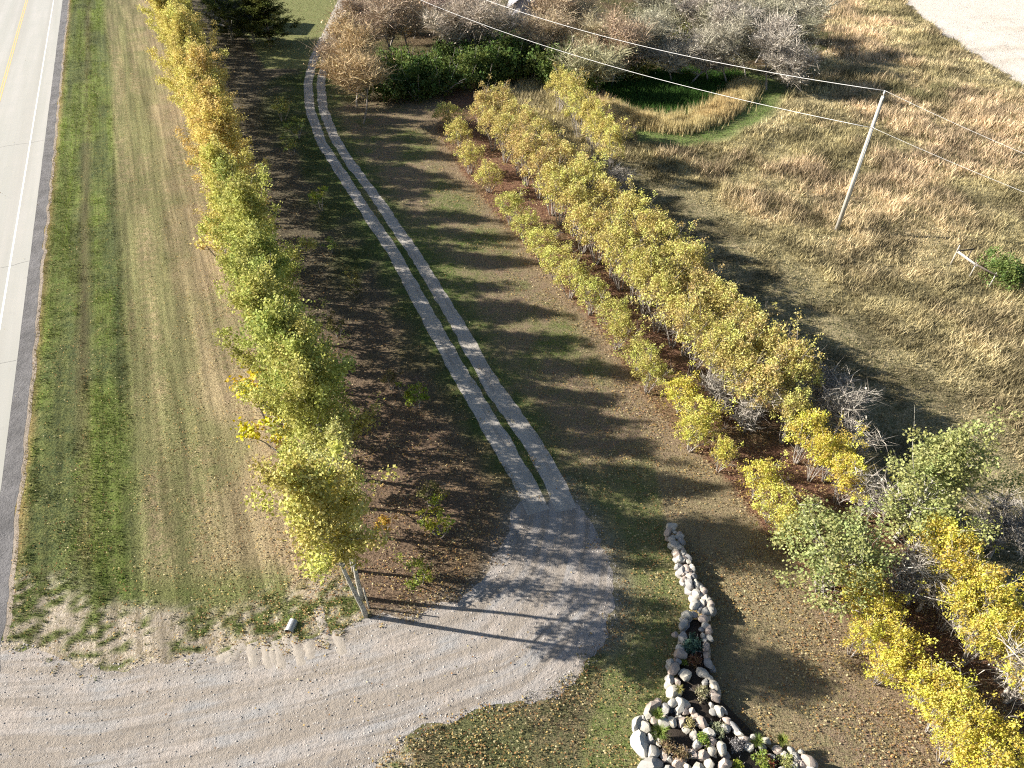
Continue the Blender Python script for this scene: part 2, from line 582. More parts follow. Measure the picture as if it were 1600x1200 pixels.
    av = av * sk[:, None]; bv = bv * (0.5 + 0.5 * sk)[:, None]
    dv = np.where(dirt > 0.5, tuft * 1.2, 1.0)
    a = np.where(ve[:, None], av, a); b = np.where(ve[:, None], bv, b)
    h = np.where(ve, hv, h); dens = np.where(ve, dv, dens)
    # trodden grey edge round the gravel elsewhere
    rim = (1 - sstep(0.0, 1.1, gp + 0.9 * (mid - .5))) * (~ve)
    a = lerpc(a, (0.27, 0.24, 0.20), rim * 0.8); b = lerpc(b, (0.16, 0.135, 0.10), rim * 0.5)
    sw = it & (y < 14.5) & (x < xat(ROCKLINE, y) - 3.5)
    a = np.where(sw[:, None], lerpc((0.135, 0.14, 0.06), (0.19, 0.15, 0.09), sstep(.4, .6, mid)), a); b = np.where(sw[:, None], np.array((0.10, 0.105, 0.05)), b)
    h = np.where(sw, 0.06 + 0.08 * sstep(.5, .65, fine), h)
    # stubble field
    sf = sd_poly(x, y, STUBBLE) < 2.2 * (mid - 0.5) + 0.8 * (fine - 0.5)
    row = 0.5 + 0.5 * np.sin((x * 0.8 + y * 0.6) * 5.0)
    a = np.where(sf[:, None], lerpc((0.63, 0.57, 0.51), (0.44, 0.385, 0.32), 0.8 * sstep(.48, .72, fbm(x * .25 + y * .2, (y * .9 - x * .15) * 1.6, 3.0, 95))), a)
    b = np.where(sf[:, None], np.array((0.58, 0.52, 0.45)), b)
    dens = np.where(sf, 0.12, dens); h = np.where(sf, 0.10, h)
    out = (np.abs(x) > 130) | (y > 190) | (y < -60)
    a = np.where(out[:, None], np.array((0.20, 0.17, 0.085)), a); b = np.where(out[:, None], np.array((0.16, 0.14, 0.07)), b)
    return a, b, h, dens


def on_hard(x, y, m=0.0):
    """on asphalt, gravel or a wheel track (grown by m)"""
    r = (road_d(x, y) < 0.85 + m)
    r |= sd_poly(x, y, GRAVEL) < m + 0.1 - 2.2 * np.clip(fbm(x, y, 0.7, 90, 2) - 0.42, 0, 1)
    for t in (TRACK_L, TRACK_R):
        d, _, _ = dist_pl(x, y, t)
        r |= d < 0.50 + m - 1.1 * np.clip(fbm(x, y, 0.8, 92, 2) - 0.45, 0, 1)
    d, _, _ = dist_pl(x, y, FARDRIVE)
    r |= d < 1.4 + m
    return r


# ------------------------------------------------------------------ ground sheet
def axis(lo, hi, step, far):
    core = np.arange(lo, hi + step, step)
    tail = hi + np.cumsum(step * 1.5 ** np.arange(1, 30))
    tail = tail[tail < far]
    head = lo - np.cumsum(step * 1.5 ** np.arange(1, 30))
    head = head[head > -far][::-1]
    return np.concatenate([[-far], head, core, tail, [far]])


xs = axis(-82, 92, 0.34, 2500)
ys1 = np.concatenate([np.arange(4, 45, 0.26), np.arange(45, 80, 0.4), np.arange(80, 136, 0.6)])
ys = np.concatenate([[-2500, -600, -150, -40, -10], ys1, [140, 150, 170, 210, 300, 500, 900, 1600, 2500]])
gx, gy = np.meshgrid(xs, ys)
gx, gy = gx.ravel(), gy.ravel()
ga, gb_, gh, gd = cover(gx, gy)
relief = (fbm(gx, gy, 6.0, 101) - 0.5) * 0.5 + (fbm(gx, gy, 1.6, 103, 2) - 0.5) * 0.22
mead = sstep(2.0, 8.0, gx - xat(ROWB, gy)) * sstep(14, 20, gy)
mead *= (1 - sstep(100, 120, gy)) * (np.abs(gx) < 95)
gz = relief * mead * 0.8
nx, ny = len(xs), len(ys)
ii = np.arange(ny - 1)[:, None] * nx + np.arange(nx - 1)[None, :]
gf = np.stack([ii, ii + 1, ii + 1 + nx, ii + nx], -1).reshape(-1, 4)

n = NT('ground_cover')
p = n.pos()
ca, cb = n.attr('cola').outputs['Color'], n.attr('colb').outputs['Color']
f1, f2, f3 = n.noise(p, 1.7, 5, 0.65), n.noise(p, 9.0, 3, 0.6), n.noise(p, 30.0, 2, 0.6)
fac = n.ramp(n.math('ADD', n.math('MULTIPLY', f1, 0.5), n.math('MULTIPLY', f2, 0.5)), 0.42, 0.58)
c = n.mix(fac, ca, cb)
hs = n.n('ShaderNodeHueSaturation')
n.l(n.ramp(f3, 0.3, 0.7, 0.6, 1.35), hs.inputs['Value'])
n.l(c, hs.inputs['Color'])
mpr = n.n('ShaderNodeMapping')
mpr.inputs['Rotation'].default_value = (0, 0, math.atan2(RD[0], RD[1]))
n.l(p, mpr.inputs['Vector'])
stk = n.noise(scaled(n, mpr.outputs[0], 3.4, 0.10), 1.0, 3, 0.6)
sv = n.ramp(stk, 0.38, 0.62, 0.76, 1.2)
svm = n.n('ShaderNodeMix', data_type='FLOAT')
n.l(n.attr('verge').outputs['Fac'], svm.inputs[0]); svm.inputs[2].default_value = 1.0; n.l(sv, svm.inputs[3])
hs2 = n.n('ShaderNodeHueSaturation')
n.l(svm.outputs[0], hs2.inputs['Value']); n.l(hs.outputs[0], hs2.inputs['Color'])
n.base(hs2.outputs[0])
n.b.inputs['Specular IOR Level'].default_value = 0.1
n.bump(n.math('ADD', f2, n.math('MULTIPLY', f3, 0.6)), 0.8, 0.09)
M_GROUND = n.m
ground = obj('ground', mesh_np('ground', np.stack([gx, gy, gz], 1), gf, M_GROUND, True,
             {'verge': ('FLOAT', 'POINT', ((row_d(gx, gy) < 0) & (road_d(gx, gy) > 0)).astype(float)), 'cola': ('FLOAT_COLOR', 'POINT', ga), 'colb': ('FLOAT_COLOR', 'POINT', gb_)}))
tag(ground, 'ground of mown grass, leaf litter and dry meadow', kind='structure')


def ground_z(x, y):
    r = (fbm(x, y, 6.0, 101) - 0.5) * 0.5 + (fbm(x, y, 1.6, 103, 2) - 0.5) * 0.22
    m = sstep(2.0, 8.0, x - xat(ROWB, y)) * sstep(14, 20, y) * (1 - sstep(100, 120, y)) * (np.abs(x) < 95)
    return r * m * 0.8


def gz1(x, y):
    return float(ground_z(np.array([float(x)]), np.array([float(y)]))[0])


# ------------------------------------------------------------------ road, shoulder, paint
def strip(d0, d1, s0, s1, z, name, mat, step=2.0, wob0=0.0, wob1=0.0):
    s = np.arange(s0, s1 + step, step)
    rows = []
    k = 2
    for q in (0, 1):
        d = np.full(len(s), (d0, d1)[q])
        wv = (wob0, wob1)[q]
        if wv: d = d + wv * (fbm(s, s * 0 + q, 1.3, 120 + q, 3) - 0.5) * 2
        rows.append(ROAD_B[None] + RN[None] * d[:, None] + RD[None] * s[:, None])
    v = np.vstack([np.hstack([r, np.full((len(s), 1), z)]) for r in rows])
    m = len(s)
    i = np.arange(m - 1)
    f = np.stack([i, i + m, i + m + 1, i + 1], -1)
    return mesh_np(name, v, f, mat)


n = NT('asphalt')
p = n.pos()
rot = n.n('ShaderNodeMapping')
rot.inputs['Rotation'].default_value = (0, 0, math.atan2(RD[0], RD[1]))
n.l(p, rot.inputs['Vector'])
lng = n.noise(scaled(n, rot.outputs[0], 1.2, 0.035), 1.0, 4, 0.6)
blt = n.noise(p, 0.35, 4, 0.6)
fin = n.noise(p, 22.0, 3, 0.7)
c = n.mix(n.ramp(lng, 0.3, 0.7), (0.335, 0.335, 0.305), (0.42, 0.405, 0.385))
c = n.mix(n.ramp(blt, 0.4, 0.7, 0, 0.6), c, (0.34, 0.345, 0.32))
tyr = n.noise(scaled(n, rot.outputs[0], 0.55, 0.012), 1.0, 3, 0.55)
c = n.mix(n.ramp(tyr, 0.48, 0.62, 0, 0.6), c, (0.31, 0.30, 0.275))
c = n.mix(n.ramp(n.noise(p, 0.9, 5, .7), 0.60, 0.72, 0, 0.4), c, (0.26, 0.255, 0.24))
c = n.mix(n.ramp(fin, 0.35, 0.65, 0, 0.35), c, (0.28, 0.275, 0.26))
n.base(c)
n.bump(fin, 0.15, 0.01)
M_ASPH = n.m
road = obj('road', strip(-9.2, 0.0, -70, 260, 0.012, 'road', M_ASPH, wob1=0.03))
tag(road, 'pale grey two lane asphalt road', kind='structure')


def mat_gravel(name, c1, c2, c3, sc=9.0, streak=True):
    n = NT(name)
    p = n.pos()
    f1, f2, f3 = n.noise(p, 0.55, 5, 0.6), n.noise(p, sc, 4, 0.75), n.noise(p, sc * 3.2, 3, 0.7)
    c = n.mix(n.ramp(f1, 0.4, 0.62), c1, c2)
    if streak:
        cx = n.n('ShaderNodeCombineXYZ')
        n.l(n.attr('lane').outputs['Fac'], cx.inputs[0])
        n.l(n.attr('along').outputs['Fac'], cx.inputs[1])
        s1 = n.noise(scaled(n, cx.outputs[0], 1.5, 0.11), 1.0, 4, 0.6)
        c = n.mix(n.ramp(s1, 0.42, 0.56, 0, 1.0), c, c3)
        s2 = n.noise(scaled(n, cx.outputs[0], 4.5, 0.22), 1.0, 3, 0.6)
        c = n.mix(n.ramp(s2, 0.54, 0.64, 0, 0.6), c, tuple(v * 0.7 for v in c3))
    c = n.mix(n.ramp(f2, 0.52, 0.68, 0, 0.55), c, tuple(v * 0.55 for v in c2))
    c = n.mix(n.ramp(f3, 0.55, 0.7, 0, 0.5), c, tuple(min(0.6, v * 1.35) for v in c1))
    n.base(c)
    rel = n.noise(p, 1.9, 4, 0.65)
    c = n.mix(n.ramp(rel, 0.56, 0.68, 0, 0.4), c, tuple(v * 0.72 for v in c2))
    n.base(c)
    n.bump(n.math('ADD', n.math('ADD', f2, f3), n.math('MULTIPLY', rel, 2.2)), 0.8, 0.06)
    return n.m


M_SHOULDER = mat_gravel('shoulder_gravel', (0.165, 0.16, 0.165), (0.11, 0.107, 0.11), (0.2, 0.2, 0.2), 10, False)
sh = obj('gravel_shoulder', strip(-0.02, 0.80, -70, 260, 0.008, 'gravel_shoulder', M_SHOULDER, 0.3, 0.0, 0.16))
tag(sh, 'dark grey gravel shoulder along the asphalt edge', kind='structure')
dirtm = mat_gravel('shoulder_dirt', (0.32, 0.27, 0.22), (0.25, 0.21, 0.17), (0.3, 0.27, 0.23), 8, False)
sh2 = obj('dirt_edge', strip(0.74, 1.02, -70, 260, 0.004, 'dirt_edge', dirtm, 0.3, 0.15, 0.18))
tag(sh2, 'pale dirt edge of the road shoulder', kind='structure')
n = NT('white_paint'); p = n.pos()
n.base(n.mix(n.ramp(n.noise(p, 14, 4, .7), 0.56, 0.72, 0, 0.7), (0.80, 0.79, 0.74), (0.42, 0.41, 0.39))); M_WHITE = n.m
n = NT('yellow_paint'); p = n.pos()
n.base(n.mix(n.ramp(n.noise(p, 14, 4, .7), 0.52, 0.72, 0, 0.7), (0.62, 0.42, 0.16), (0.42, 0.39, 0.33))); M_YEL = n.m
wd = float(np.mean([road_d(*P(80, 3)[:2]), road_d(*P(36, 300)[:2]), road_d(*P(3, 530)[:2])]))
yd = float(np.mean([road_d(*P(38, 4)[:2]), road_d(*P(3, 155)[:2])]))
tag(obj('edge_line', strip(wd - 0.06, wd + 0.06, -70, 260, 0.016, 'edge_line', M_WHITE)), 'white painted edge line of the road', kind='structure')
tag(obj('centre_line', strip(yd - 0.17, yd - 0.06, -70, 260, 0.016, 'centre_line', M_YEL)), 'faded yellow centre line of the road, outer stripe', kind='structure')
tag(obj('centre_line', strip(yd + 0.06, yd + 0.17, -70, 260, 0.016, 'centre_line', M_YEL)), 'faded yellow centre line of the road, inner stripe', kind='structure')
M_CRACK = mat_plain('sealed_crack', (0.27, 0.265, 0.25), (0.32, 0.315, 0.30), 3)
v, f = [], []
for k, s in enumerate((2.5, 14.8, 39.0)):
    d = np.linspace(-9.1, -0.05, 46)
    so_ = s + 0.35 * (fbm(d, d * 0 + k, 1.1, 140, 3) - 0.5) + 0.05 * d
    for dd_, ss in zip(d, so_):
        for q in (-0.016, 0.016):
            pt = ROAD_B + RN * dd_ + RD * (ss + q)
            v.append((pt[0], pt[1], 0.020))
    b0 = k * 92
    f += [(b0 + 2 * i, b0 + 2 * i + 2, b0 + 2 * i + 3, b0 + 2 * i + 1) for i in range(45)]
tag(obj('road_crack', mesh_np('road_crack', v, np.array(f), M_CRACK)), 'thin dark cracks across the asphalt road', kind='structure')


# ------------------------------------------------------------------ gravel approach and wheel tracks
def ragged(poly, step=0.3, amp=0.16, seed=0):
    out = []
    m = len(poly)
    for i in range(m):
        a, b = poly[i], poly[(i + 1) % m]
        L = np.linalg.norm(b - a)
        k = max(1, int(L / step))
        nrm = np.array((-(b - a)[1], (b - a)[0])) / (L + 1e-9)
        for q in range(k):
            pt = a + (b - a) * q / k
            out.append(pt + nrm * amp * 2 * (float(fbm(np.array([pt[0]]), np.array([pt[1]]), 0.8, seed, 3)[0]) - 0.5))
    return np.array(out)


def smooth_poly(pl, it=2):
    pl = np.asarray(pl)
    for _ in range(it):
        q = np.empty((2 * len(pl), 2))
        nxt = np.roll(pl, -1, 0)
        q[0::2] = 0.75 * pl + 0.25 * nxt
        q[1::2] = 0.25 * pl + 0.75 * nxt
        pl = q
    return pl


def filled(poly, z, name, mat, grid=0.7, line=None):
    inner = []
    x0, y0 = poly.min(0); x1, y1 = poly.max(0)
    X, Y = np.meshgrid(np.arange(x0, x1, grid), np.arange(y0, y1, grid))
    X, Y = X.ravel(), Y.ravel()
    m = sd_poly(X, Y, poly) < -0.3
    pts = np.vstack([poly, np.stack([X[m], Y[m]], 1)])
    k = len(poly)
    r = delaunay_2d_cdt([Vector(q) for q in pts], [(i, (i + 1) % k) for i in range(k)], [], 1, 1e-4)
    vv = np.array([(q[0], q[1], z) for q in r[0]])
    ff = np.array([t for t in r[2]])
    d, arc, side = dist_pl(vv[:, 0], vv[:, 1], line)
    return mesh_np(name, vv, ff, mat, False, {'lane': ('FLOAT', 'POINT', d * side), 'along': ('FLOAT', 'POINT', arc)})


M_GRAVEL = mat_gravel('approach_gravel', (0.36, 0.318, 0.285), (0.295, 0.288, 0.285), (0.27, 0.235, 0.20), 8)
gsm = smooth_poly(GRAVEL, 1)
ga_ = obj('gravel_approach', filled(ragged(gsm, 0.18, 0.42, 5), 0.006, 'gravel_approach', M_GRAVEL, 0.6, LANE))
tag(ga_, 'wide curved gravel approach between the road and the driveway', kind='structure')


def ribbon(pl, width, z, name, mat, amp=0.10, seed=0, step=0.35):
    seg = np.diff(pl, axis=0)
    L = np.concatenate([[0], np.cumsum(np.linalg.norm(seg, axis=1))])
    s = np.arange(0, L[-1], step)
    q = np.stack([np.interp(s, L, pl[:, 0]), np.interp(s, L, pl[:, 1])], 1)
    for _ in range(6):
        q[1:-1] = 0.25 * q[:-2] + 0.5 * q[1:-1] + 0.25 * q[2:]
    t = np.gradient(q, axis=0); t /= np.linalg.norm(t, axis=1)[:, None]
    nn = np.stack([-t[:, 1], t[:, 0]], 1)
    wv = np.interp(s, np.linspace(0, L[-1], len(np.atleast_1d(width))), np.atleast_1d(width)) / 2
    cols = []
    for k, e in enumerate((-1, -0.33, 0.33, 1)):
        ww = wv * e + (amp * 2 * (fbm(q[:, 0] * 1.0, q[:, 1] * 1.0, 0.7, seed + k, 3) - 0.5) if abs(e) == 1 else 0)
        cols.append(q + nn * ww[:, None])
    m = len(s)
    v = np.vstack([np.hstack([c_, np.full((m, 1), z)]) for c_ in cols])
    i = np.arange(m - 1)
    f = np.vstack([np.stack([i + k * m, i + k * m + 1, i + (k + 1) * m + 1, i + (k + 1) * m], -1) for k in range(3)])
    lane = np.concatenate([np.full(m, e) for e in (-0.4, -0.13, 0.13, 0.4)])
    return mesh_np(name, v, f, mat, False, {'lane': ('FLOAT', 'POINT', lane), 'along': ('FLOAT', 'POINT', np.tile(s, 4))})


M_TRACK = mat_gravel('track_gravel', (0.45, 0.42, 0.38), (0.38, 0.355, 0.32), (0.38, 0.35, 0.31), 8)
tl = obj('wheel_track', ribbon(TRACK_L, [1.0, 0.98, 0.92, 0.95, 1.15], 0.010, 'wheel_track', M_TRACK, 0.12, 200))
tag(tl, 'gravel wheel track of the driveway, on the side of the aspen row', kind='structure')
tr = obj('wheel_track', ribbon(TRACK_R, [1.0, 0.95, 0.88, 0.92, 1.1], 0.010, 'wheel_track', M_TRACK, 0.12, 230))
tag(tr, 'gravel wheel track of the driveway, on the side of the shrub rows', kind='structure')
fd = obj('far_driveway', ribbon(FARDRIVE, [2.6, 2.4, 2.2, 1.9], 0.014, 'far_driveway', mat_gravel('far_gravel', (0.46, 0.42, 0.37), (0.40, 0.37, 0.33), (0.4, 0.37, 0.33), 6), 0.15, 260))
tag(fd, 'pale gravel end of the driveway beside the far lawn', kind='structure')


# ------------------------------------------------------------------ grass blades, fallen leaves, pebbles (stuff)
def scatter(nwant, rng, ymax=127, power=1.6):
    """points over the ground in view, thinner with distance"""
    out = []
    while sum(map(len, out)) < nwant:
        m = nwant * 2
        yy = 7 + (ymax - 7) * rng.random(m)
        xx = (rng.random(m) * 2 - 1) * 84
        depth = yy * CP + CAM_H * SP
        keep = (np.abs(xx) < depth * 0.76 + 1.5) & (rng.random(m) < (26.0 / depth) ** power)
        out.append(np.stack([xx[keep], yy[keep]], 1))
    return np.vstack(out)[:nwant]


def blades(pts, h, w, col, rng, lean=0.45, z=None, per=1):
    m = len(pts)
    th = rng.random(m) * 2 * math.pi
    la = rng.random(m) * 2 * math.pi
    lm = lean * (0.3 + rng.random(m)) * h
    dx, dy = np.cos(th) * w / 2, np.sin(th) * w / 2
    z = np.zeros(m) if z is None else z
    b0 = np.stack([pts[:, 0] - dx, pts[:, 1] - dy, z - 0.01], 1)
    b1 = np.stack([pts[:, 0] + dx, pts[:, 1] + dy, z - 0.01], 1)
    tp = np.stack([pts[:, 0] + np.cos(la) * lm, pts[:, 1] + np.sin(la) * lm, z + h], 1)
    v = np.stack([b0, b1, tp], 1).reshape(-1, 3)
    f = np.arange(3 * m).reshape(-1, 3)
    return v, f, col


def grass_obj(name, label, pts, h, w, col, rng, lean=0.45):
    z = ground_z(pts[:, 0], pts[:, 1])
    v, f, c = blades(pts, h, w, col, rng, lean, z)
    o = obj(name, mesh_np(name, v, f, M_GRASS, False, {'col': ('FLOAT_COLOR', 'FACE', c)}))
    return tag(o, label, 'grass', kind='stuff')


rng = np.random.default_rng(5)
pts = scatter(850_000, rng)
hard = on_hard(pts[:, 0], pts[:, 1], 0.05)
pts = pts[~hard]
ca_, cb_, hh, dn = cover(pts[:, 0], pts[:, 1])
keep = rng.random(len(pts)) < dn
pts, ca_, cb_, hh = pts[keep], ca_[keep], cb_[keep], hh[keep]
mixf = sstep(0.35, 0.65, fbm(pts[:, 0], pts[:, 1], 0.5, 300, 2) * .6 + .4 * rng.random(len(pts)))
col = lerpc(ca_, cb_, mixf) * (0.65 + 0.75 * rng.random((len(pts), 1)))
_v = row_d(pts[:, 0], pts[:, 1]) < 0
_st = fbm(road_d(pts[:, 0], pts[:, 1]) * 3.4, road_s(pts[:, 0], pts[:, 1]) * 0.10, 1.0, 88, 2)
_sf = np.where(_v, 0.76 + 0.48 * sstep(.35, .65, _st), 1.0)
col = col * _sf[:, None]
hh = hh * np.where(_v, 0.7 + 0.6 * sstep(.4, .7, _st), 1.0)
isM = pts[:, 0] > xat(ROWB, pts[:, 1]) + 1.0
isV = (row_d(pts[:, 0], pts[:, 1]) <= 0)
depth = pts[:, 1] * CP + CAM_H * SP
wd_ = 0.013 + depth * 0.00055
jit = 0.5 + 0.9 * rng.random(len(pts))
for nm, lb, mk, wm in (('verge_grass', 'mown grass on the verge between road and aspens', isV, 1.0),
                       ('yard_grass', 'short grass and dead stalks around the driveway', ~isV & ~isM, 1.0),
                       ('meadow_grass', 'dry tan and olive meadow grass', isM, 1.35)):
    grass_obj(nm, lb, pts[mk], hh[mk] * jit[mk], wd_[mk] * wm, np.clip(col[mk] * 1.05, 0, 1), rng, 0.55)

# extra tall clumps in the meadow
pm = scatter(420_000, rng, 127, 1.2)
mk = (pm[:, 0] > xat(ROWB, pm[:, 1]) + 1.5)
pm = pm[mk]
ca_, cb_, hh, dn = cover(pm[:, 0], pm[:, 1])
cl = fbm(pm[:, 0], pm[:, 1], 1.4, 310, 3)
keep = (hh > 0.2) & (rng.random(len(pm)) < sstep(0.42, 0.62, cl) * dn) & (~on_hard(pm[:, 0], pm[:, 1]))
pm, ca_, hh, cl = pm[keep], ca_[keep], hh[keep], cl[keep]
grass_obj('meadow_tussocks', 'taller tussocks of dry grass in the meadow', pm, hh * (0.8 + 1.0 * rng.random(len(pm))) * (0.6 + cl),
          0.03 + 0.0007 * (pm[:, 1] * CP + 18), np.clip(ca_ * (0.75 + 0.7 * rng.random((len(pm), 1))), 0, 1), rng, 0.6)

# reeds round the hollow
L = np.concatenate([[0], np.cumsum(np.linalg.norm(np.diff(REEDS, axis=0), axis=1))])
m = 26000
s = rng.random(m) * L[-1]
pr = np.stack([np.interp(s, L, REEDS[:, 0]), np.interp(s, L, REEDS[:, 1])], 1) + rng.normal(0, 0.75, (m, 2))
prof = 0.55 + 0.45 * np.sin(np.clip(s / L[-1], 0, 1) * math.pi)
rc = lerpc((0.52, 0.38, 0.19), (0.60, 0.53, 0.29), fbm(pr[:, 0], pr[:, 1], 2.5, 320)) * (0.7 + 0.6 * rng.random((m, 1)))
o = grass_obj('reeds', 'tall tan reeds curving round the green hollow', pr, (0.15 + 1.25 * fbm(pr[:, 0], pr[:, 1], 0.8, 326, 2) + 0.5 * rng.random(m)) * prof, np.full(m, 0.07), np.clip(rc, 0, 1), rng, 0.25)
o['category'] = 'reeds'
px = rng.uniform(POND[:, 0].min(), POND[:, 0].max(), 16000); py = rng.uniform(POND[:, 1].min(), POND[:, 1].max(), 16000)
q = in_poly(px, py, POND)
pp = np.stack([px[q], py[q]], 1)
grass_obj('hollow_plants', 'lush dark green plants inside the reed hollow', pp, 0.3 + 0.5 * rng.random(len(pp)), np.full(len(pp), 0.12),
          np.array((0.05, 0.105, 0.025)) * (0.6 + 0.9 * rng.random((len(pp), 1))), rng, 0.7)

# fallen leaves
pl_ = scatter(260_000, rng, 95, 1.7)
x, y = pl_[:, 0], pl_[:, 1]
da, _, _ = dist_pl(x, y, ROWA)
db, _, _ = dist_pl(x, y, ROWB)
dt = np.abs(row_d(x, y))
rk_d, _, _ = dist_pl(x, y, ROCKLINE)
pr_ = np.exp(-(dt / 3.2) ** 2) * 0.9 + np.exp(-(da / 3.0) ** 2) + np.exp(-(db / 2.4) ** 2) * 0.7 + 0.35 * np.exp(-(rk_d / 7.0) ** 2) + 0.10
pr_ += 0.45 * np.exp(-np.hypot(x - T0[0] - 4, y - T0[1] - 3) / 9.0)
pr_ *= np.where(x > xat(ROWB, y) + 2, 0.05, 1.0)
pr_ *= np.where(on_hard(x, y, 0.0), 0.02, 1.0)
keep = rng.random(len(x)) < np.clip(pr_, 0, 1) * (0.15 + 1.3 * sstep(.3, .7, fbm(x, y, 1.3, 330, 3)))
pl_ = pl_[keep]
m = len(pl_)
tone = rng.random((m, 1))
lc = np.where(tone < 0.35, np.array((0.42, 0.30, 0.12)), np.where(tone < 0.7, np.array((0.26, 0.145, 0.07)), np.array((0.50, 0.43, 0.25)))) * (0.6 + 0.6 * rng.random((m, 1)))
sz = 0.020 + 0.020 * rng.random(m) + 0.00025 * (pl_[:, 1] * CP + 18)
th = rng.random(m) * 6.283
e1 = np.stack([np.cos(th), np.sin(th), rng.normal(0, .35, m)], 1) * sz[:, None]
e2 = np.stack([-np.sin(th), np.cos(th), rng.normal(0, .35, m)], 1) * sz[:, None] * 0.75
c0 = np.hstack([pl_, (0.05 + 0.04 * rng.random((m, 1)))])
v = np.stack([c0 - e1, c0 - e2, c0 + e1, c0 + e2], 1).reshape(-1, 3)
lo = obj('fallen_leaves', mesh_np('fallen_leaves', v, np.arange(4 * m).reshape(-1, 4), M_GRASS, False, {'col': ('FLOAT_COLOR', 'FACE', np.clip(lc, 0, 1))}))
tag(lo, 'fallen yellow and brown leaves scattered on the grass', 'leaves', kind='stuff')

# loose stones on the gravel
pg = scatter(110_000, rng, 60, 1.5)
sdg = sd_poly(pg[:, 0], pg[:, 1], GRAVEL)
keep = (sdg < 0.25) & (rng.random(len(pg)) < 0.30 + 0.7 * np.exp(-np.abs(sdg) / 0.7))
pg = pg[keep]
m = len(pg)
r = 0.012 + 0.022 * rng.random(m) ** 2 * 1.6
oc = np.array([(1, 0, 0), (0, 1, 0), (-1, 0, 0), (0, -1, 0), (0, 0, .8)], float)
v = (np.hstack([pg, np.full((m, 1), 0.008)])[:, None, :] + oc[None] * r[:, None, None] * (0.7 + 0.6 * rng.random((m, 5, 1)))).reshape(-1, 3)
f = (np.arange(m)[:, None, None] * 5 + np.array([(0, 1, 4), (1, 2, 4), (2, 3, 4), (3, 0, 4)])[None]).reshape(-1, 3)
gc = np.array((0.40, 0.37, 0.34)) * (0.65 + 0.6 * rng.random((m, 1)))
gc = np.repeat(gc, 4, 0)
po = obj('loose_gravel', mesh_np('loose_gravel', v, f, mat_vcol('loose_stone', 'col', 0.0), False, {'col': ('FLOAT_COLOR', 'FACE', np.clip(gc, 0, 1))}))
tag(po, 'loose pebbles on the gravel approach', 'gravel', kind='stuff')


# ------------------------------------------------------------------ tree builders
def leaf_mesh(name, centres, clump, size, rng, mat, flat=0.35):
    """one quad per leaf; centres (n,3), clump value per leaf"""
    m = len(centres)
    nrm = rng.normal(0, 1, (m, 3)); nrm[:, 2] = np.abs(nrm[:, 2]) + flat
    nrm /= np.linalg.norm(nrm, axis=1)[:, None]
    t = np.cross(nrm, rng.normal(0, 1, (m, 3)))
    t /= np.linalg.norm(t, axis=1)[:, None] + 1e-9
    b = np.cross(nrm, t)
    s = size * (0.6 + 0.8 * rng.random(m))[:, None]
    v = np.stack([centres - t * s * .55, centres - b * s * .42, centres + t * s * .55, centres + b * s * .42], 1).reshape(-1, 3)
    return mesh_np(name, v, np.arange(4 * m).reshape(-1, 4), mat, False,
                   {'rnd': ('FLOAT', 'FACE', rng.random(m)), 'clump': ('FLOAT', 'FACE', clump)})


def curve_pts(p0, d, L, n, rng, up=0.0, wob=0.1):
    pts = [np.array(p0, float)]
    d = np.array(d, float); d /= np.linalg.norm(d)
    for _ in range(n - 1):
        d = d + rng.normal(0, wob, 3) + np.array((0, 0, up))
        d /= np.linalg.norm(d)
        pts.append(pts[-1] + d * L / (n - 1))
    return np.array(pts)


def make_aspen(seed, H=9.5, R=2.0, z0=1.6, leaves=5200, dead=0.0):
    rng = np.random.default_rng(seed)
    tk = MB()
    tp = curve_pts((0, 0, -0.1), (rng.normal(0, .03), rng.normal(0, .03), 1), H * 0.97, 14, rng, 0.02, 0.025)
    tk.tube(tp, np.linspace(0.115, 0.015, 14), 8)
    cc, cv = [], []
    nb = 62
    for k in range(nb):
        fz = (k + rng.random()) / nb
        zz = z0 + (H * 0.95 - z0) * fz ** 0.9
        az = k * 2.39996 + rng.normal(0, .4)
        prof = math.sin(math.pi * min(1, 0.20 + 0.80 * fz) ** 0.95) ** 0.75 if fz < 0.97 else 0.15
        bl = R * (0.28 + 0.85 * prof) * (0.6 + 0.6 * rng.random() + (0.75 if rng.random() < 0.13 else 0))
        st = np.array([np.interp(zz, tp[:, 2], tp[:, i]) for i in range(3)])
        el = math.radians(34 + 34 * fz + rng.normal(0, 9))
        pts = curve_pts(st, (math.cos(az) * math.cos(el), math.sin(az) * math.cos(el), math.sin(el)), bl * 1.25, 6, rng, 0.06, 0.10)
        tk.tube(pts, np.linspace(0.034 * (1.2 - fz), 0.006, 6), 4, False)
        if rng.random() < dead:
            continue
        cval = rng.random()
        ncl = int(3 + 5 * bl / R)
        for j in range(ncl):
            t = 0.28 + 0.80 * rng.random() ** 0.75
            q = np.array([np.interp(t * 5, np.arange(6), pts[:, i]) for i in range(3)])
            off = rng.normal(0, 0.12, 3) * max(R, 1.2) / 1.2
            nl = int(leaves / (nb * 6) * (0.5 + rng.random()))
            cc.append(q + off + rng.normal(0, 1, (nl, 3)) * np.array((0.155, 0.155, 0.14)))
            cv.append(np.full(nl, np.clip(cval * 0.6 + rng.random() * 0.4, 0, 1)))
    for k in range(16):                                         # the leader's own leaves close the top
        q = tp[-1] + (tp[-5] - tp[-1]) * rng.random() + np.array((0, 0, .25))
        nl = int(leaves / 170)
        cc.append(q + rng.normal(0, 1, (nl, 3)) * np.array((.26, .26, .3))); cv.append(np.full(nl, rng.random()))
    return tk.mesh('trunk', M_ASPEN_BARK), leaf_mesh('crown', np.vstack(cc), np.concatenate(cv), 0.108, rng, M_LEAF)


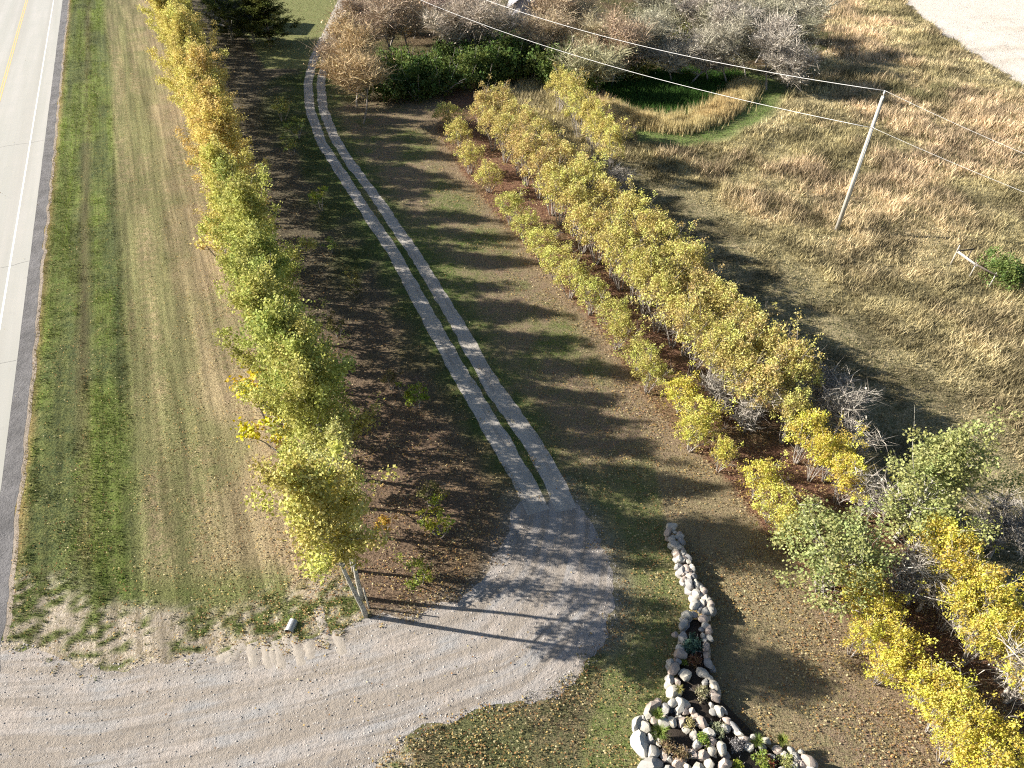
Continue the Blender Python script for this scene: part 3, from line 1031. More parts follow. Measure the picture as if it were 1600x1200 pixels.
def make_shrub_tree(seed, H=4.0, R=1.7, leaves=2600, stems=6, twig=90, lsize=0.15, clear=0.32):
    """many stemmed small tree: bare grey stems below, a broken dome of leaf clusters above"""
    rng = np.random.default_rng(seed)
    tk = MB()
    tips = []
    for k in range(stems):
        az = k * 6.283 / stems + rng.normal(0, .4)
        el = math.radians(rng.uniform(58, 84))
        pts = curve_pts((0.15 * math.cos(az), 0.15 * math.sin(az), -0.1), (math.cos(az) * math.cos(el), math.sin(az) * math.cos(el), math.sin(el)), H * rng.uniform(0.75, 1.0), 8, rng, 0.0, 0.10)
        tk.tube(pts, np.linspace(0.05, 0.012, 8), 5, False)
        for j in range(max(1, twig // stems)):
            i = rng.integers(2, 8)
            a2 = rng.random() * 6.283
            el2 = math.radians(rng.uniform(5, 65))
            q = curve_pts(pts[i], (math.cos(a2) * math.cos(el2), math.sin(a2) * math.cos(el2), math.sin(el2)), R * rng.uniform(0.3, 0.8), 4, rng, 0.03, 0.15)
            tk.tube(q, np.linspace(0.014, 0.004, 4), 3, False)
            tips.append((q[-1], rng.random())); tips.append((q[2], rng.random()))
    cc, cv = [], []
    tot = 0
    while tot < leaves:
        if rng.random() < 0.5:
            c, val = tips[rng.integers(len(tips))]
        else:
            az = rng.random() * 6.283; rr = R * math.sqrt(rng.random())
            top = H * (0.98 - 0.40 * (rr / R) ** 2) * rng.uniform(0.90, 1.05)
            c = np.array((rr * math.cos(az), rr * math.sin(az), top - abs(rng.normal(0, .35)))); val = rng.random()
        if c[2] < H * clear: continue
        nl = int(rng.integers(12, 36))
        cc.append(c + rng.normal(0, 1, (nl, 3)) * np.array((.16, .16, .12)))
        cv.append(np.full(nl, val)); tot += nl
    return tk.mesh('trunk', M_GREY_BARK), leaf_mesh('crown', np.vstack(cc), np.concatenate(cv), lsize, rng, M_LEAF, 0.6)


def make_bush(seed, H=2.2, R=1.6, leaves=3000, lsize=0.14, stems=8):
    rng = np.random.default_rng(seed)
    tk = MB()
    for k in range(stems):
        az = k * 6.283 / stems + rng.normal(0, .3); el = math.radians(rng.uniform(40, 80))
        pts = curve_pts((0.1 * math.cos(az), 0.1 * math.sin(az), -0.05), (math.cos(az) * math.cos(el), math.sin(az) * math.cos(el), math.sin(el)), H * .95, 5, rng, .02, .12)
        tk.tube(pts, np.linspace(.03, .008, 5), 4, False)
    lobes = [(rng.normal(0, .45, 2) * R * .8, rng.uniform(.5, 1.0)) for _ in range(9)]
    cc, cv = [], []
    tot = 0
    while tot < leaves:
        (lx, ly), lh = lobes[rng.integers(9)]
        d = rng.normal(0, 1, 3); d /= np.linalg.norm(d); d[2] = abs(d[2])
        rr = R * .55 * rng.uniform(.65, 1.05)
        c = np.array((lx + d[0] * rr, ly + d[1] * rr, 0.15 * H + d[2] * (H * lh * .85) * rng.uniform(.7, 1.0)))
        nl = int(rng.integers(8, 22))
        cc.append(c + rng.normal(0, 1, (nl, 3)) * 0.13 * (R / 1.6) ** .5); cv.append(np.full(nl, rng.random())); tot += nl
    v = np.vstack(cc); v[:, 2] = np.maximum(v[:, 2], 0.04)
    return tk.mesh('stem', M_GREY_BARK), leaf_mesh('crown', v, np.concatenate(cv), lsize, rng, M_LEAF, 0.5)


def make_bare(seed, H=7.0, R=2.6, twigs=2600, leaves=500, bark=None):
    """leafless tree: trunk and limbs, a haze of fine twigs, a few dead leaves"""
    rng = np.random.default_rng(seed)
    tk = MB()
    tips = []

    def grow(p0, d, L, r, lev):
        pts = curve_pts(p0, d, L, 6, rng, 0.03, 0.11)
        tk.tube(pts, np.linspace(r, r * .45, 6), 6 if lev == 0 else 4, False)
        if lev == 2:
            tips.append(pts); return
        for _ in range((7, 5)[lev]):
            i = rng.integers(2, 6)
            az = rng.random() * 6.283; el = math.radians(rng.uniform(15, 65))
            grow(pts[i], (math.cos(az) * math.cos(el), math.sin(az) * math.cos(el), math.sin(el)), L * rng.uniform(.42, .7), r * .42, lev + 1)
        tips.append(pts)
    for k in range(int(rng.integers(1, 4))):
        az = rng.random() * 6.283
        grow((0.2 * math.cos(az), 0.2 * math.sin(az), -.1), (math.cos(az) * .25, math.sin(az) * .25, 1), H * rng.uniform(.5, .65), 0.10, 0)
    st = np.array([tips[i][j] for i, j in zip(rng.integers(0, len(tips), twigs), rng.integers(2, 6, twigs))])
    d = rng.normal(0, 1, (twigs, 3)); d[:, 2] = np.abs(d[:, 2]) * .7 + .15
    d /= np.linalg.norm(d, axis=1)[:, None]
    ln = rng.uniform(.5, 1.5, (twigs, 1)) * R / 2.6
    sd_ = np.cross(d, rng.normal(0, 1, (twigs, 3))); sd_ /= np.linalg.norm(sd_, axis=1)[:, None]
    wd = 0.022
    a, b, c = st - sd_ * wd, st + sd_ * wd, st + d * ln
    m1 = st + d * ln * .5
    d2 = d + rng.normal(0, .5, d.shape)
    a2, b2, c2 = m1 - sd_ * wd * .7, m1 + sd_ * wd * .7, m1 + d2 * ln * .6
    v = np.concatenate([np.stack([a, b, c], 1), np.stack([a2, b2, c2], 1)]).reshape(-1, 3)
    f3 = np.arange(len(v)).reshape(-1, 3)
    rn = rng.random(len(f3)); cl = np.repeat(rng.random(len(f3) // 26 + 1), 26)[:len(f3)]
    # a few dead leaves still hang on the twigs
    tipv = c2[rng.integers(0, twigs, leaves)] + rng.normal(0, .08, (leaves, 3))
    t1 = rng.normal(0, .042, (leaves, 3)); t2 = rng.normal(0, .036, (leaves, 3))
    lv = np.stack([tipv - t1, tipv - t2, tipv + t1, tipv + t2], 1).reshape(-1, 3)
    f4 = np.arange(4 * leaves).reshape(-1, 4) + len(v)
    me = mesh_np('crown', np.vstack([v, lv]), [f3, f4], M_TWIG, False,
                 {'rnd': ('FLOAT', 'FACE', np.concatenate([rn, .3 + .5 * rng.random(leaves)])),
                  'clump': ('FLOAT', 'FACE', np.concatenate([cl, rng.random(leaves)]))})
    return tk.mesh('trunk', bark or M_GREY_BARK), me


def plant(name, label, cat, meshes, loc, rz, sc, colour, group=None, stem='trunk', tilt=(0, 0)):
    t = thing(name, label, cat, (loc[0], loc[1], gz1(loc[0], loc[1])), rz, group)
    t.rotation_euler = (tilt[0], tilt[1], rz)
    t.scale = sc if hasattr(sc, '__len__') else (sc, sc, sc)
    a = obj(stem, meshes[0], t)
    b = obj('crown', meshes[1], t)
    b.color = (*colour, 1)
    return t


ORD = ['first', 'second', 'third', 'fourth', 'fifth', 'sixth', 'seventh', 'eighth', 'ninth', 'tenth', 'eleventh', 'twelfth', 'thirteenth', 'fourteenth', 'fifteenth',
       'sixteenth', 'seventeenth', 'eighteenth', 'nineteenth']
TENS = {2: ('twentieth', 'twenty'), 3: ('thirtieth', 'thirty'), 4: ('fortieth', 'forty'), 5: ('fiftieth', 'fifty'), 6: ('sixtieth', 'sixty')}


def nth(i):
    """1 -> first"""
    if i < 20: return ORD[i - 1]
    t, u = divmod(i, 10)
    return TENS[t][0] if u == 0 else TENS[t][1] + '-' + ORD[u - 1]


C_LGREEN, C_YGREEN, C_YEL, C_GOLD, C_ORANGE = (0.32, 0.365, 0.095), (0.50, 0.49, 0.135), (0.60, 0.53, 0.15), (0.63, 0.53, 0.17), (0.70, 0.54, 0.17)
C_BRIGHT = (0.62, 0.53, 0.085)
C_PALE = (0.43, 0.43, 0.185)


def mixc(a, b, t):
    return tuple(x * (1 - t) + y * t for x, y in zip(a, b))


# ------------------------------------------------------------------ roadside row of aspens
ASP = [make_aspen(100 + k, 9.8, 1.62, 0.6 + 0.25 * (k % 3), 16000, 0.06 * (k % 3)) for k in range(6)]
ASP_THIN = make_aspen(158, 8.8, 1.2, 1.4, 5200, 0.38)
ASP_END = make_aspen(160, 9.4, 1.32, 3.6, 11000, 0.05)
rs = random.Random(3)
s, i = 0.0, 1
NROW = 50
while i <= NROW:
    pos = T0 + TD * s + TN * rs.uniform(-.35, .35) * (0 if i == 1 else 1)
    py = 962 if i == 1 else None
    # own colour changes along the row
    dpt = pos[1] * CP + CAM_H * SP
    yb = 600 - FPX * ((pos[1] * SP - CAM_H * CP) / dpt)            # photo height of the foot, only to read off the row's own colour
    if i == 1: cw, cc_ = 'yellow-green', mixc(C_YGREEN, C_YEL, .40)
    elif yb > 800: cw, cc_ = 'pale green', mixc(C_PALE, C_YGREEN, rs.random())
    elif yb > 640: cw, cc_ = 'light green', mixc(C_LGREEN, C_YGREEN, rs.uniform(.2, .9))
    elif yb > 480: cw, cc_ = 'green', mixc(C_LGREEN, C_YGREEN, rs.uniform(.25, .9))
    elif yb > 400: cw, cc_ = 'green and yellow', mixc(C_YGREEN, C_YEL, rs.uniform(.2, .7))
    elif yb > 270: cw, cc_ = 'orange-gold', mixc(C_GOLD, C_ORANGE, rs.uniform(0, .7))
    elif yb > 170: cw, cc_ = 'gold', mixc(C_YGREEN, C_GOLD, rs.uniform(.4, .9))
    else: cw, cc_ = 'yellow', mixc(C_YGREEN, C_YEL, rs.uniform(.3, .9))
    end = 'the gravel end' if i <= 25 else 'the far end'
    k = i if i <= 25 else NROW + 1 - i
    lab = ('yellow-green aspen with a bare pale forked trunk nearest the gravel approach' if i == 1 else
           f'{cw} aspen in the roadside row, {nth(k)} tree from {end}')
    sc = rs.uniform(.88, 1.14)
    if yb < 60: sc *= 0.72
    if i in (2, 3): sc = 0.84 - 0.06 * i + 0.1
    t = plant('aspen_tree', lab, 'tree', ASP_END if i == 1 else ASP_THIN if i in (2, 3) else ASP[rs.randrange(6)], pos, rs.random() * 6.28 if i > 1 else 1.0,
              (sc, sc, sc * rs.uniform(.94, 1.06)), cc_, 'aspens in the roadside row')
    s += 2.3 * rs.uniform(.8, 1.2)
    i += 1
# bright yellow suckers at the foot of the row and thin poles by the end tree
BUSH = [make_bush(300 + k, 2.2, 1.6, 3200, 0.13) for k in range(4)]
SAP = [make_shrub_tree(330 + k, 3.0, 0.9, 700, 3, 24, 0.15) for k in range(3)]
for lab, (px, py, z), c_, sc in (('bright yellow aspen sucker leaning out over the verge', (408, 620, 1.9), (0.60, 0.48, 0.03), (1.2, 1.2, 1.25)),
                                ('bright yellow aspen sucker below the first, nearer the gravel', (432, 668, 1.7), (0.60, 0.49, 0.035), (1.1, 1.1, 1.15)),
                                ('golden aspen sucker at the verge side of the row', (338, 375, 2.0), C_GOLD, (1.3, 1.3, 1.2))):
    q = P(px, py, z)
    plant('aspen_sucker', lab, 'sapling', SAP[rs.randrange(3)], q, rs.random() * 6, sc, c_, 'suckers beside the roadside row')
mb = MB(); pt = curve_pts((0, 0, -.1), (-.02, .02, 1), 1.6, 6, np.random.default_rng(4), 0, .02); mb.tube(pt, np.linspace(.045, .03, 6), 7)
q = P(577, 950)
t = thing('dead_stump', 'thin dead pole standing just right of the end aspen', 'stump', (q[0], q[1], 0))
obj('trunk', mb.mesh('trunk', M_ASPEN_BARK), t)
st2 = make_aspen(171, 7.5, 1.1, 4.2, 2600, .2)
q = P(566, 935)
plant('aspen_tree', 'slender second aspen stem close behind the end tree', 'tree', st2, q, 2.2, 1.0, mixc(C_YGREEN, C_YEL, .5), 'aspens in the roadside row')

# saplings in the shaded belt
belt = [((437, 165), 2.6, C_YGREEN, 'olive sapling in the shaded belt, farthest up the driveway'), ((462, 196), 2.2, C_LGREEN, 'green sapling in the belt just below the farthest one'),
        ((452, 225), 1.8, mixc(C_LGREEN, C_YGREEN, .5), 'green sapling in the belt, third from the far end'), ((497, 308), 2.0, (0.30, 0.36, 0.05), 'bright green sapling beside the wheel track bend'),
        ((515, 380), 1.4, C_LGREEN, 'dull green shrub in the belt beside the middle of the row'), ((552, 432), 1.3, (0.24, 0.22, 0.07), 'small olive shrub in leaf litter, mid belt'),
        ((525, 505), 1.8, (0.17, 0.16, 0.06), 'drab brown shrub half hidden beside the row'), ((650, 610), 2.1, (0.28, 0.33, 0.05), 'bright green shrub in the belt amid dry grass'),
        ((610, 590), 1.5, (0.24, 0.20, 0.09), 'tan shrub beside the bright green one'), ((672, 770), 1.8, (0.24, 0.22, 0.09), 'thin olive sapling behind the yellow-green one'),
        ((684, 812), 2.0, (0.36, 0.38, 0.05), 'yellow-green sapling in the belt near the gravel'), ((654, 892), 1.7, (0.26, 0.28, 0.05), 'small green sapling on orange litter beside the gravel'),
        ((600, 820), 1.3, (0.50, 0.32, 0.05), 'orange shrub at the foot of the end aspen'), ((556, 450), 1.2, (0.16, 0.15, 0.06), 'low dark shrub behind the small olive one')]
for (px, py), H, c_, lab in belt:
    q = P(px, py, H * .6)
    plant('sapling', lab, 'sapling', SAP[rs.randrange(3)], q, rs.random() * 6, (H / 3, H / 3, H / 3), c_, 'saplings in the shaded belt')

# ------------------------------------------------------------------ shrub rows right of the driveway
SHR = [make_shrub_tree(400 + k, 3.6, 1.75, 3600, 7, 110, 0.115) for k in range(6)]
ASB = [make_shrub_tree(420 + k, 4.3, 1.75, 4300, 7, 120, 0.115, 0.5) for k in range(6)]
BARE_S = [make_bare(440 + k, 3.6, 1.7, 900, 60) for k in range(3)]
rowA = [(700, 172, 28), (716, 203, 26), (733, 240, 26), (764, 268, 27), (797, 318, 29), (822, 346, 30), (845, 373, 30), (868, 402, 32), (893, 430, 32),
        (925, 455, 30), (960, 485, 30), (968, 512, 30), (1000, 545, 34), (1016, 578, 32), (1066, 608, 36), (1096, 640, 42), (1085, 668, 36), (1132, 700, 22),
        (1190, 742, 36), (1214, 778, 42), (1238, 815, 36), (1350, 915, 44), (1380, 955, 46), (1350, 990, 30), (1402, 1005, 48), (1392, 1035, 34), (1452, 1062, 46), (1492, 1085, 48),
        (1478, 1110, 40), (1530, 1132, 44), (1500, 1160, 40), (1575, 1165, 46), (1545, 1195, 46)]
NA = len(rowA)
for i, (px, py, r) in enumerate(rowA):
    H = 2.7 if i < 10 else 2.5 if i < 21 else 2.5
    zc = H * .68
    q = P(px, py, zc)
    dep = q[1] * CP + (CAM_H - zc) * SP
    R = r * dep / FPX * 0.85
    if py < 300: c_, cw = mixc(C_GOLD, C_YGREEN, rs.uniform(.2, .6)), 'dull gold'
    elif py < 480: c_, cw = mixc(C_YGREEN, C_YEL, rs.uniform(0, .5)), 'yellow-green'
    elif py < 600: c_, cw = mixc(C_YGREEN, (0.40, 0.33, 0.09), rs.uniform(.1, .7)), 'thin yellow-green'
    elif py < 860: c_, cw = mixc(C_BRIGHT, C_YGREEN, rs.uniform(.1, .6)), 'yellow'
    else: c_, cw = mixc(C_BRIGHT, C_YGREEN, rs.uniform(0, .3)), 'bright yellow'
    k, end = (i + 1, 'the far end') if i < 17 else (NA - i, 'the near end')
    plant('shrub_tree', f'{cw} small tree in the row beside the driveway lawn, {nth(k)} from {end}', 'tree', SHR[rs.randrange(6)], q, rs.random() * 6.28,
          (R / 1.75, R / 1.75, H / 3.6 * rs.uniform(.9, 1.1)), c_, 'small trees in the row beside the lawn')
# row B: a double row
cl = [(772, 158), (800, 190), (830, 222), (865, 256), (900, 290), (942, 330), (985, 370), (1022, 410), (1060, 448), (1095, 482), (1130, 515), (1165, 545), (1200, 575), (1235, 612)]
clA = np.array(cl, float)
seg = np.concatenate([[0], np.cumsum(np.hypot(*np.diff(clA, axis=0).T))])
listB = []
u = 0.0
while u < seg[-1]:
    cx, cy = np.interp(u, seg, clA[:, 0]), np.interp(u, seg, clA[:, 1])
    hw = 14 + 19 * min(1, u / 300)
    for sgn in (-1, 1):
        listB.append((cx + sgn * hw + (11 if sgn < 0 else 3) * min(1, u / 250) + rs.uniform(-5, 5), cy - sgn * 8 + rs.uniform(-5, 5), (26 if u < 120 else 31) + 9 * u / 700))
    u += 25 + 8 * u / 700
listB += [(1240, 640, 36), (1262, 672, 34), (1310, 700, 36), (1330, 735, 34), (1285, 700, 26)]
late = [(1470, 835, 44), (1500, 860, 46), (1485, 895, 42), (1530, 915, 42), (1505, 935, 34), (1560, 950, 40), (1545, 990, 34), (1590, 975, 40), (1600, 1015, 40), (1625, 1050, 44)]
NB = len(listB) + len(late)
for i, (px, py, r) in enumerate(listB + late):
    H = 4.3 if i < len(listB) - 5 else 3.4
    zc = H * .70
    q = P(px, py, zc)
    dep = q[1] * CP + (CAM_H - zc) * SP
    R = r * dep / FPX * 0.90
    if py < 260: c_, cw = mixc((0.56, 0.45, 0.17), C_YGREEN, rs.uniform(.0, .45)), 'dull gold'
    elif py < 420: c_, cw = mixc((0.56, 0.47, 0.16), C_YGREEN, rs.uniform(.0, .7)), 'yellow-green'
    elif py < 660: c_, cw = mixc((0.54, 0.45, 0.16), C_YGREEN, rs.uniform(.0, .6)), 'dusty yellow'
    else: c_, cw = mixc(C_BRIGHT, C_YGREEN, rs.uniform(0, .3)), 'bright yellow'
    k, end = (i + 1, 'the far end') if i < NB - 17 else (NB - i, 'the near end')
    plant('meadow_side_tree', f'{cw} tree in the double row edging the meadow, {nth(k)} from {end}', 'tree', ASB[rs.randrange(6)], q, rs.random() * 6.28,
          (R / 1.75, R / 1.75, H / 4.3 * rs.uniform(.92, 1.08)), c_, 'trees in the double row beside the meadow')
# short third row
for i, (px, py, r) in enumerate([(876, 128, 25), (898, 140, 24), (906, 163, 25), (924, 172, 24), (932, 196, 25), (951, 205, 24), (955, 226, 23)]):
    q = P(px, py, 3.2)
    R = r * (q[1] * CP + 23.8 * SP) / FPX * 0.95
    plant('meadow_side_tree', f'gold tree in the short separate row near the reeds, {nth(i + 1)} from the far end', 'tree', ASB[rs.randrange(6)], q, rs.random() * 6.28,
          (R / 1.75, R / 1.75, 4.6 / 4.3), mixc(C_GOLD, C_YGREEN, rs.uniform(.2, .7)), 'short row of trees near the reeds')
# large green trees among the rows
big1 = make_aspen(510, 6.9, 1.75, 0.4, 10500, 0.04)
q = P(1440, 770, 3.4)
plant('green_aspen', 'tall pale green aspen standing above the shrubs at the meadow edge', 'tree', big1, q, 0.6, (1, 1, 1), (0.34, 0.36, 0.135))
big2 = make_shrub_tree(511, 4.0, 2.3, 9000, 8, 150, 0.105)
q = P(1306, 862, 2.7)
plant('green_bush', 'large round pale green bush in the row beside the lawn', 'bush', big2, q, 0.6, (1.0, 1.0, 1.0), (0.33, 0.355, 0.135))
bare_spots = [((1325, 640), 'bare grey shrub behind the double row, by the meadow'), ((1352, 775), 'bare grey shrub between the green aspen and the round bush'), ((1340, 640 + 60), 'small leafless shrub below the double row end'),
              ((1535, 820), 'leafless shrub right of the green aspen'), ((1570, 845), 'grey leafless shrub farthest into the meadow'), ((1450, 915), 'grey twiggy shrub left of the yellow clump'),
              ((1545, 985), 'pale leafless shrub under the yellow trees at the edge'), ((1590, 1060), 'pale leafless shrub at the photo edge, lowest'), ((1130, 610), 'bare shrub in the corridor between the rows'),
              ((975, 290), 'bare whitish tree top behind the double row'), ((1180, 640), 'leafless shrub under the double row, near end'), ((1050, 395), 'leafless pale shrub at the meadow side of the double row'),
              ((1290, 610), 'leafless grey shrub at the meadow side, near end of double row')]
for (px, py), lab in bare_spots:
    q = P(px, py, 1.6)
    plant('bare_shrub', lab, 'shrub', BARE_S[rs.randrange(3)], q, rs.random() * 6, rs.uniform(.75, 1.0), (0.34, 0.31, 0.27), 'leafless shrubs among the rows')

# ------------------------------------------------------------------ grove at the far end
BARE = [make_bare(600 + k, 7.0, 2.8, 2600, 1100) for k in range(6)]
grove = [(552, 42), (560, 28), (602, 18), (640, 42), (540, 72), (572, 88), (548, 106), (556, 128), (612, 48), (575, 55), (700, 55), (722, 28), (762, 18), (745, 52), (640, 8), (690, 12),
         (865, 22), (902, 14), (950, 25), (925, 58), (958, 78), (1000, 28), (1040, 42), (1080, 18), (1060, 70), (1110, 50), (1150, 28), (1190, 40), (1232, 55), (1262, 36), (1245, 75), (1180, 66), (1120, 70),
         (880, 60), (850, 40), (905, 78), (940, 85), (1020, 62), (1085, 75), (1150, 72), (1215, 80), (1015, 8), (1120, 8), (1210, 12), (780, 60)]
grove.sort(key=lambda a: a[0])
for i, (px, py) in enumerate(grove):
    q = P(px, py, 4.0)
    pk = rs.random()
    if px < 660: c_ = mixc((0.42, 0.33, 0.25), (0.52, 0.39, 0.21), pk); cw = 'rusty brown'
    elif px < 800: c_ = mixc((0.48, 0.38, 0.33), (0.46, 0.40, 0.32), pk); cw = 'pinkish grey'
    elif px < 1000: c_ = mixc((0.50, 0.36, 0.26), (0.42, 0.40, 0.24), pk); cw = 'tan and grey'
    else: c_ = mixc((0.46, 0.41, 0.36), (0.34, 0.33, 0.22), pk); cw = 'silver grey'
    sc = rs.uniform(.9, 1.2)
    plant('bare_tree', f'{cw} nearly leafless tree in the far grove, {nth(i + 1)} from the driveway', 'tree', BARE[rs.randrange(6)], q, rs.random() * 6.28, (sc * 1.1, sc * 1.1, sc), c_, 'leafless trees in the far grove')
gbush = [(595, 112), (630, 108), (665, 112), (700, 98), (735, 88), (770, 92), (805, 92), (612, 128), (650, 130), (690, 122), (730, 112), (765, 108), (715, 70), (745, 68), (840, 92), (870, 104), (815, 70), (905, 112)]
gbush.sort(key=lambda a: a[0])
for i, (px, py) in enumerate(gbush):
    q = P(px, py, 1.8)
    sc = rs.uniform(1.45, 1.95)
    plant('green_shrub', f'dark green leafy shrub at the front of the far grove, {nth(i + 1)} from the driveway', 'shrub', BUSH[rs.randrange(4)], q, rs.random() * 6, (sc, sc, sc * 1.15), mixc((0.075, 0.125, 0.032), (0.155, 0.20, 0.055), rs.random()),
          'green shrubs along the grove front', 'stem')
for (px, py), lab, c_, sc in (((985, 95), 'yellow-green bush in front of the grey grove trees', (0.26, 0.27, 0.06), 1.5), ((1258, 68), 'small bright yellow-green bush at the grove corner', (0.34, 0.36, 0.04), 0.9),
                              ((1008, 45), 'yellowish bush deep in the grove', (0.27, 0.25, 0.07), 1.5), ((640, 30), 'golden leafed bush near the driveway end of the grove', (0.46, 0.33, 0.09), 1.1),
                              ((1075, 45), 'olive bush deep in the grove behind a dark trunk', (0.19, 0.19, 0.06), 1.5), ((1140, 58), 'pale olive bush among silver trees', (0.25, 0.25, 0.10), 1.4),
                              ((845, 62), 'tan leafed bush beside the shed', (0.38, 0.30, 0.11), 1.0)):
    q = P(px, py, 1.8)
    plant('leafy_bush', lab, 'bush', BUSH[rs.randrange(4)], q, rs.random() * 6, sc, c_, None, 'stem')
dk = make_bare(650, 8.0, 2.2, 500, 40, M_DARK_BARK)
q = P(672, 31)
plant('bare_tree', 'lone dark trunked tree standing on orange leaf litter behind the grove', 'tree', dk, q, 0, 1.0, (0.16, 0.12, 0.09))
q = P(1058, 62)
plant('bare_tree', 'dark leaning trunk among the silver grove trees', 'tree', dk, q, 2, 0.85, (0.2, 0.17, 0.14), None, 'trunk', (0.1, 0.2))
# dark leafy trees at the far end of the aspen row
for i, ((px, py), lab, c_, sc) in enumerate([((414, 30), 'dark olive tree in front of the dark shed, nearest the lawn', (0.105, 0.12, 0.03), (1.75, 1.75, .62)),
                                             ((388, 26), 'dark olive tree standing against the dark shed wall', (0.09, 0.105, 0.028), (1.6, 1.6, 0.56)),
                                             ((354, 22), 'dark green tree between the aspen row and the dark shed', (0.085, 0.11, 0.03), (1.5, 1.5, .72))]):
    q = P(px, py, 3.2)
    plant('dark_tree', lab, 'tree', ASP[i], q, i, sc, c_, 'dark trees by the shed')
# meadow bush by the broken fence
mb_ = make_bush(320, 2.0, 1.9, 5200, 0.12, 12)
q = P(1572, 420, 0.8)
plant('green_bush', 'round green bush beside the broken wooden fence in the meadow', 'bush', mb_, q, 1.0, (1.0, .85, 1.0), (0.17, 0.23, 0.065), None, 'stem')

# ------------------------------------------------------------------ buildings
M_SHEDW = mat_plain('shed_wall', (0.055, 0.065, 0.085), (0.04, 0.048, 0.065), 3)
M_SHEDR = mat_plain('shed_roof', (0.10, 0.10, 0.11), (0.07, 0.07, 0.08), 2)
M_HWALL = mat_plain('pale_wall', (0.46, 0.45, 0.50), (0.40, 0.39, 0.43), 2)
M_HROOF = mat_plain('grey_roof', (0.34, 0.34, 0.38), (0.27, 0.27, 0.31), 2)
M_DOOR = mat_plain('door_paint', (0.16, 0.15, 0.15), None, 4)
M_GLASS = mat_plain('dark_glass', (0.03, 0.035, 0.045), (0.02, 0.02, 0.03), 2, 0.1, 0, 0.6)


def shed(name, label, loc, rz, W, D, Hw, Hr, mw, mr):
    t = thing(name, label, 'shed', loc, rz)
    v = [(-W / 2, -D / 2, -.1), (W / 2, -D / 2, -.1), (W / 2, D / 2, -.1), (-W / 2, D / 2, -.1),
         (-W / 2, -D / 2, Hw), (W / 2, -D / 2, Hw), (W / 2, D / 2, Hw), (-W / 2, D / 2, Hw), (0, -D / 2, Hr), (0, D / 2, Hr)]
    me = mesh_np('wall', v, [np.array([(1, 2, 6, 5), (3, 0, 4, 7)]), np.array([(0, 1, 5, 8, 4), (2, 3, 7, 9, 6)])], mw)
    obj('wall', me, t)
    m = MB()
    a = math.atan2(Hr - Hw, W / 2)
    L_ = math.hypot(W / 2, Hr - Hw) + 0.35
    for sgn in (-1, 1):
        R_ = Matrix.Rotation(sgn * a, 3, 'Y')
        mid_ = np.array((sgn * (W / 4 + 0.13 * math.cos(a)), 0, (Hw + Hr) / 2 - 0.13 * math.sin(a) + 0.09))
        m.box(mid_, (L_, D + 0.5, 0.08), 0, np.array(R_))
    obj('roof', m.mesh('roof', mr, False), t)
    m = MB(); m.box((-W * .18, -D / 2 - 0.02, 1.0), (1.0, 0.06, 2.05))
    d = obj('door', m.mesh('door', M_DOOR, False), t)
    m = MB(); m.box((-W * .18 + .38, -D / 2 - 0.07, 1.0), (.05, .06, .14)); obj('handle', m.mesh('handle', mr, False), d)
    m = MB(); m.box((W * .22, -D / 2 - 0.02, 1.5), (.9, 0.06, .8)); wn = obj('window', m.mesh('window', mr, False), t)
    m = MB(); m.box((W * .22, -D / 2 - 0.055, 1.5), (.76, 0.02, .66)); obj('pane', m.mesh('pane', M_GLASS, False), wn)
    return t


q = P(372, 50)
shed('dark_shed', 'dark blue gabled shed half hidden by trees at the end of the aspen row', (q[0] - .6, q[1] + 2.6, 0), 0.0, 4.6, 5.0, 3.0, 4.9, M_SHEDW, M_SHEDR)
q = P(818, 46)
shed('pale_shed', 'pale grey shed showing between the far grove trees', (q[0] + .1, q[1] + 2.4, 0), -.08, 4.0, 4.4, 2.6, 3.9, M_HWALL, M_HROOF)

# ------------------------------------------------------------------ power pole and wires
M_POLE = mat_bark('pole_wood', (0.46, 0.44, 0.39), (0.27, 0.25, 0.22), 0.6)
M_METAL = mat_plain('galvanised_metal', (0.42, 0.43, 0.44), (0.34, 0.35, 0.36), 8, 0.45, 0, 0.5, 0.6)
M_PORC = mat_plain('insulator_glaze', (0.55, 0.55, 0.56), None, 5, 0.25, 0, 0.5)
M_WIRE = mat_plain('wire_metal', (0.70, 0.70, 0.70), (0.62, 0.62, 0.62), 1, 0.5)
pb = P(1307, 360)
pz = gz1(pb[0], pb[1])
pole = thing('power_pole', 'weathered grey wooden power pole leaning slightly in the meadow', 'power pole', (pb[0], pb[1], pz))
PH = 10.1
ptop = np.array((0.12, 0.0, PH))
mb = MB(); mb.tube([(0, 0, -.3), ptop * .5, ptop], [0.17, 0.145, 0.115], 12); obj('pole', mb.mesh('pole', M_POLE), pole)
mb = MB()
for z, r in ((0, .05), (.05, .09), (.10, .06), (.15, .08), (.20, .05), (.26, .035)):
    pass
zz = np.array((0, .04, .05, .09, .10, .14, .15, .20, .24)) + PH + .14
rr = np.array((.04, .08, .05, .075, .05, .07, .045, .045, .02))
mb.tube(np.stack([np.full(9, .12), np.zeros(9), zz], 1), rr, 10); obj('insulator', mb.mesh('insulator', M_PORC), pole)
mb = MB(); mb.tube([(.12, 0, PH - .3), (.12, 0, PH + .16)], [.015, .015], 6); mb.box((.12, -.13, PH - .18), (.06, .03, .4)); obj('pin_bracket', mb.mesh('pin_bracket', M_METAL), pole)
mb = MB(); mb.tube([(.1, -.14, 8.0), (.1, -.24, 8.0)], [.04, .05], 8); obj('neutral_clamp', mb.mesh('neutral_clamp', M_PORC), pole)
mb = MB(); mb.tube([(.02, -.165, 0.0), (.1, -.14, 8.0)], [.012, .012], 5); obj('ground_wire', mb.mesh('ground_wire', M_METAL), pole)


